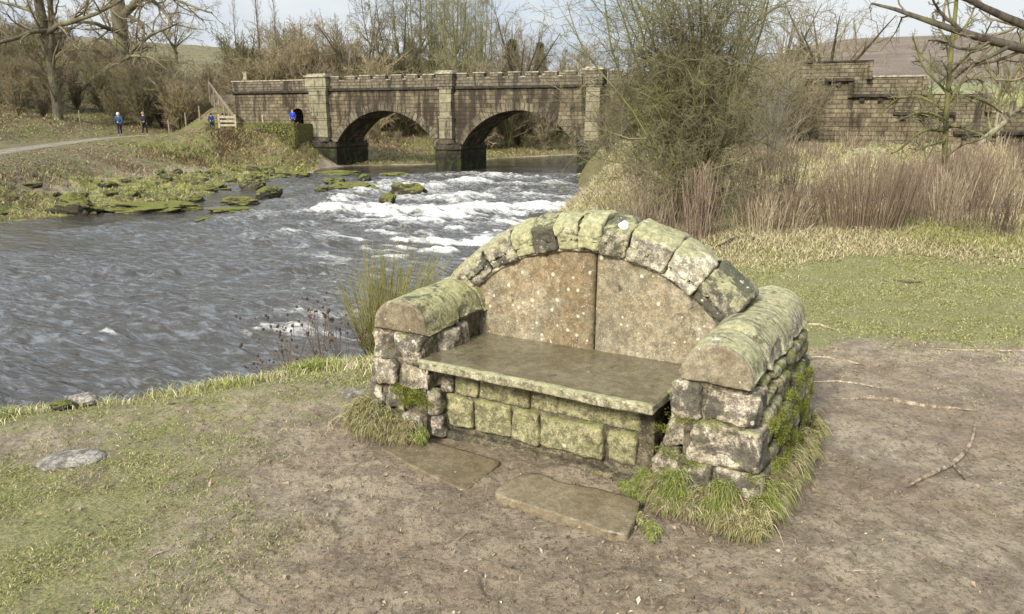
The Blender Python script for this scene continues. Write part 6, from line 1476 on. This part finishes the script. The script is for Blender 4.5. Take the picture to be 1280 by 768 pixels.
# ------------------------------------------------------------------ sky, sun, camera
SUN_EL, SUN_AZ = 33.0, 212.0          # degrees; azimuth clockwise from +Y (ahead)
w = bpy.data.worlds.new('World'); scene.world = w; w.use_nodes = True; nt = w.node_tree; nt.nodes.clear()
def wn(t): return nt.nodes.new(t)
out = wn('ShaderNodeOutputWorld'); bg = wn('ShaderNodeBackground'); sky = wn('ShaderNodeTexSky'); sky.sky_type = 'NISHITA'; sky.sun_disc = False
sky.sun_elevation = math.radians(SUN_EL); sky.sun_rotation = math.radians(SUN_AZ); sky.air_density = 1.2; sky.dust_density = 3.0; sky.altitude = 100
tc = wn('ShaderNodeTexCoord'); sep = wn('ShaderNodeSeparateXYZ'); nt.links.new(tc.outputs['Generated'], sep.inputs[0])
# a layer of broken cloud seen in perspective, brighter towards the zenith
zc = wn('ShaderNodeMath'); zc.operation = 'ADD'; nt.links.new(sep.outputs[2], zc.inputs[0]); zc.inputs[1].default_value = .22
dv = wn('ShaderNodeVectorMath'); dv.operation = 'DIVIDE'; cb = wn('ShaderNodeCombineXYZ')
for k in range(3): nt.links.new(zc.outputs[0], cb.inputs[k])
nt.links.new(tc.outputs['Generated'], dv.inputs[0]); nt.links.new(cb.outputs[0], dv.inputs[1])
no = wn('ShaderNodeTexNoise'); no.inputs['Scale'].default_value = 1.15; no.inputs['Detail'].default_value = 6; no.inputs['Roughness'].default_value = .52; nt.links.new(dv.outputs[0], no.inputs['Vector'])
mr = wn('ShaderNodeMapRange'); mr.interpolation_type = 'SMOOTHSTEP'; nt.links.new(no.outputs['Fac'], mr.inputs['Value']); mr.inputs['From Min'].default_value = .36; mr.inputs['From Max'].default_value = .64
ce = wn('ShaderNodeMix'); ce.data_type = 'RGBA'; nt.links.new(mr.outputs[0], ce.inputs[0]); ce.inputs[6].default_value = (4.4, 5.1, 6.1, 1); ce.inputs[7].default_value = (6.6, 6.8, 7.0, 1)
zen = wn('ShaderNodeMapRange'); nt.links.new(sep.outputs[2], zen.inputs['Value']); zen.inputs['From Min'].default_value = .05; zen.inputs['From Max'].default_value = 1.0; zen.inputs['To Min'].default_value = 1.0; zen.inputs['To Max'].default_value = 2.3
mu = wn('ShaderNodeVectorMath'); mu.operation = 'SCALE'; nt.links.new(ce.outputs[2], mu.inputs[0]); nt.links.new(zen.outputs[0], mu.inputs['Scale'])
mx = wn('ShaderNodeMix'); mx.data_type = 'RGBA'; mx.inputs[0].default_value = .85; nt.links.new(sky.outputs[0], mx.inputs[6]); nt.links.new(mu.outputs[0], mx.inputs[7])
nt.links.new(mx.outputs[2], bg.inputs[0]); bg.inputs[1].default_value = .075; nt.links.new(bg.outputs[0], out.inputs[0])
sl = bpy.data.lights.new('sun', 'SUN'); sl.energy = 3.6; sl.angle = math.radians(15); sl.color = (1, .945, .84); so = bpy.data.objects.new('sun', sl); C.objects.link(so)
az = math.radians(SUN_AZ); el = math.radians(SUN_EL); sd_ = Vector((math.sin(az) * math.cos(el), math.cos(az) * math.cos(el), math.sin(el))); so.rotation_euler = sd_.to_track_quat('Z', 'Y').to_euler(); so.location = sd_ * 50
cam = bpy.data.cameras.new('camera'); co = bpy.data.objects.new('camera', cam); C.objects.link(co); co.location = (0, 0, EYE); co.rotation_euler = (math.radians(90) - PITCH, 0, 0)
cam.sensor_width = 36; cam.lens = F_PX / 1280 * 36; cam.clip_start = .05; cam.clip_end = 4000; scene.camera = co
vs = scene.view_settings; vs.view_transform = 'Standard'; vs.look = 'None'; vs.exposure = .74; vs.gamma = 1; vs.use_curve_mapping = False
scene.cycles.use_denoising = True; scene.cycles.max_bounces = 5; scene.cycles.diffuse_bounces = 3; scene.cycles.glossy_bounces = 2; scene.cycles.use_adaptive_sampling = True; scene.cycles.adaptive_threshold = .02
scene.render.film_transparent = False
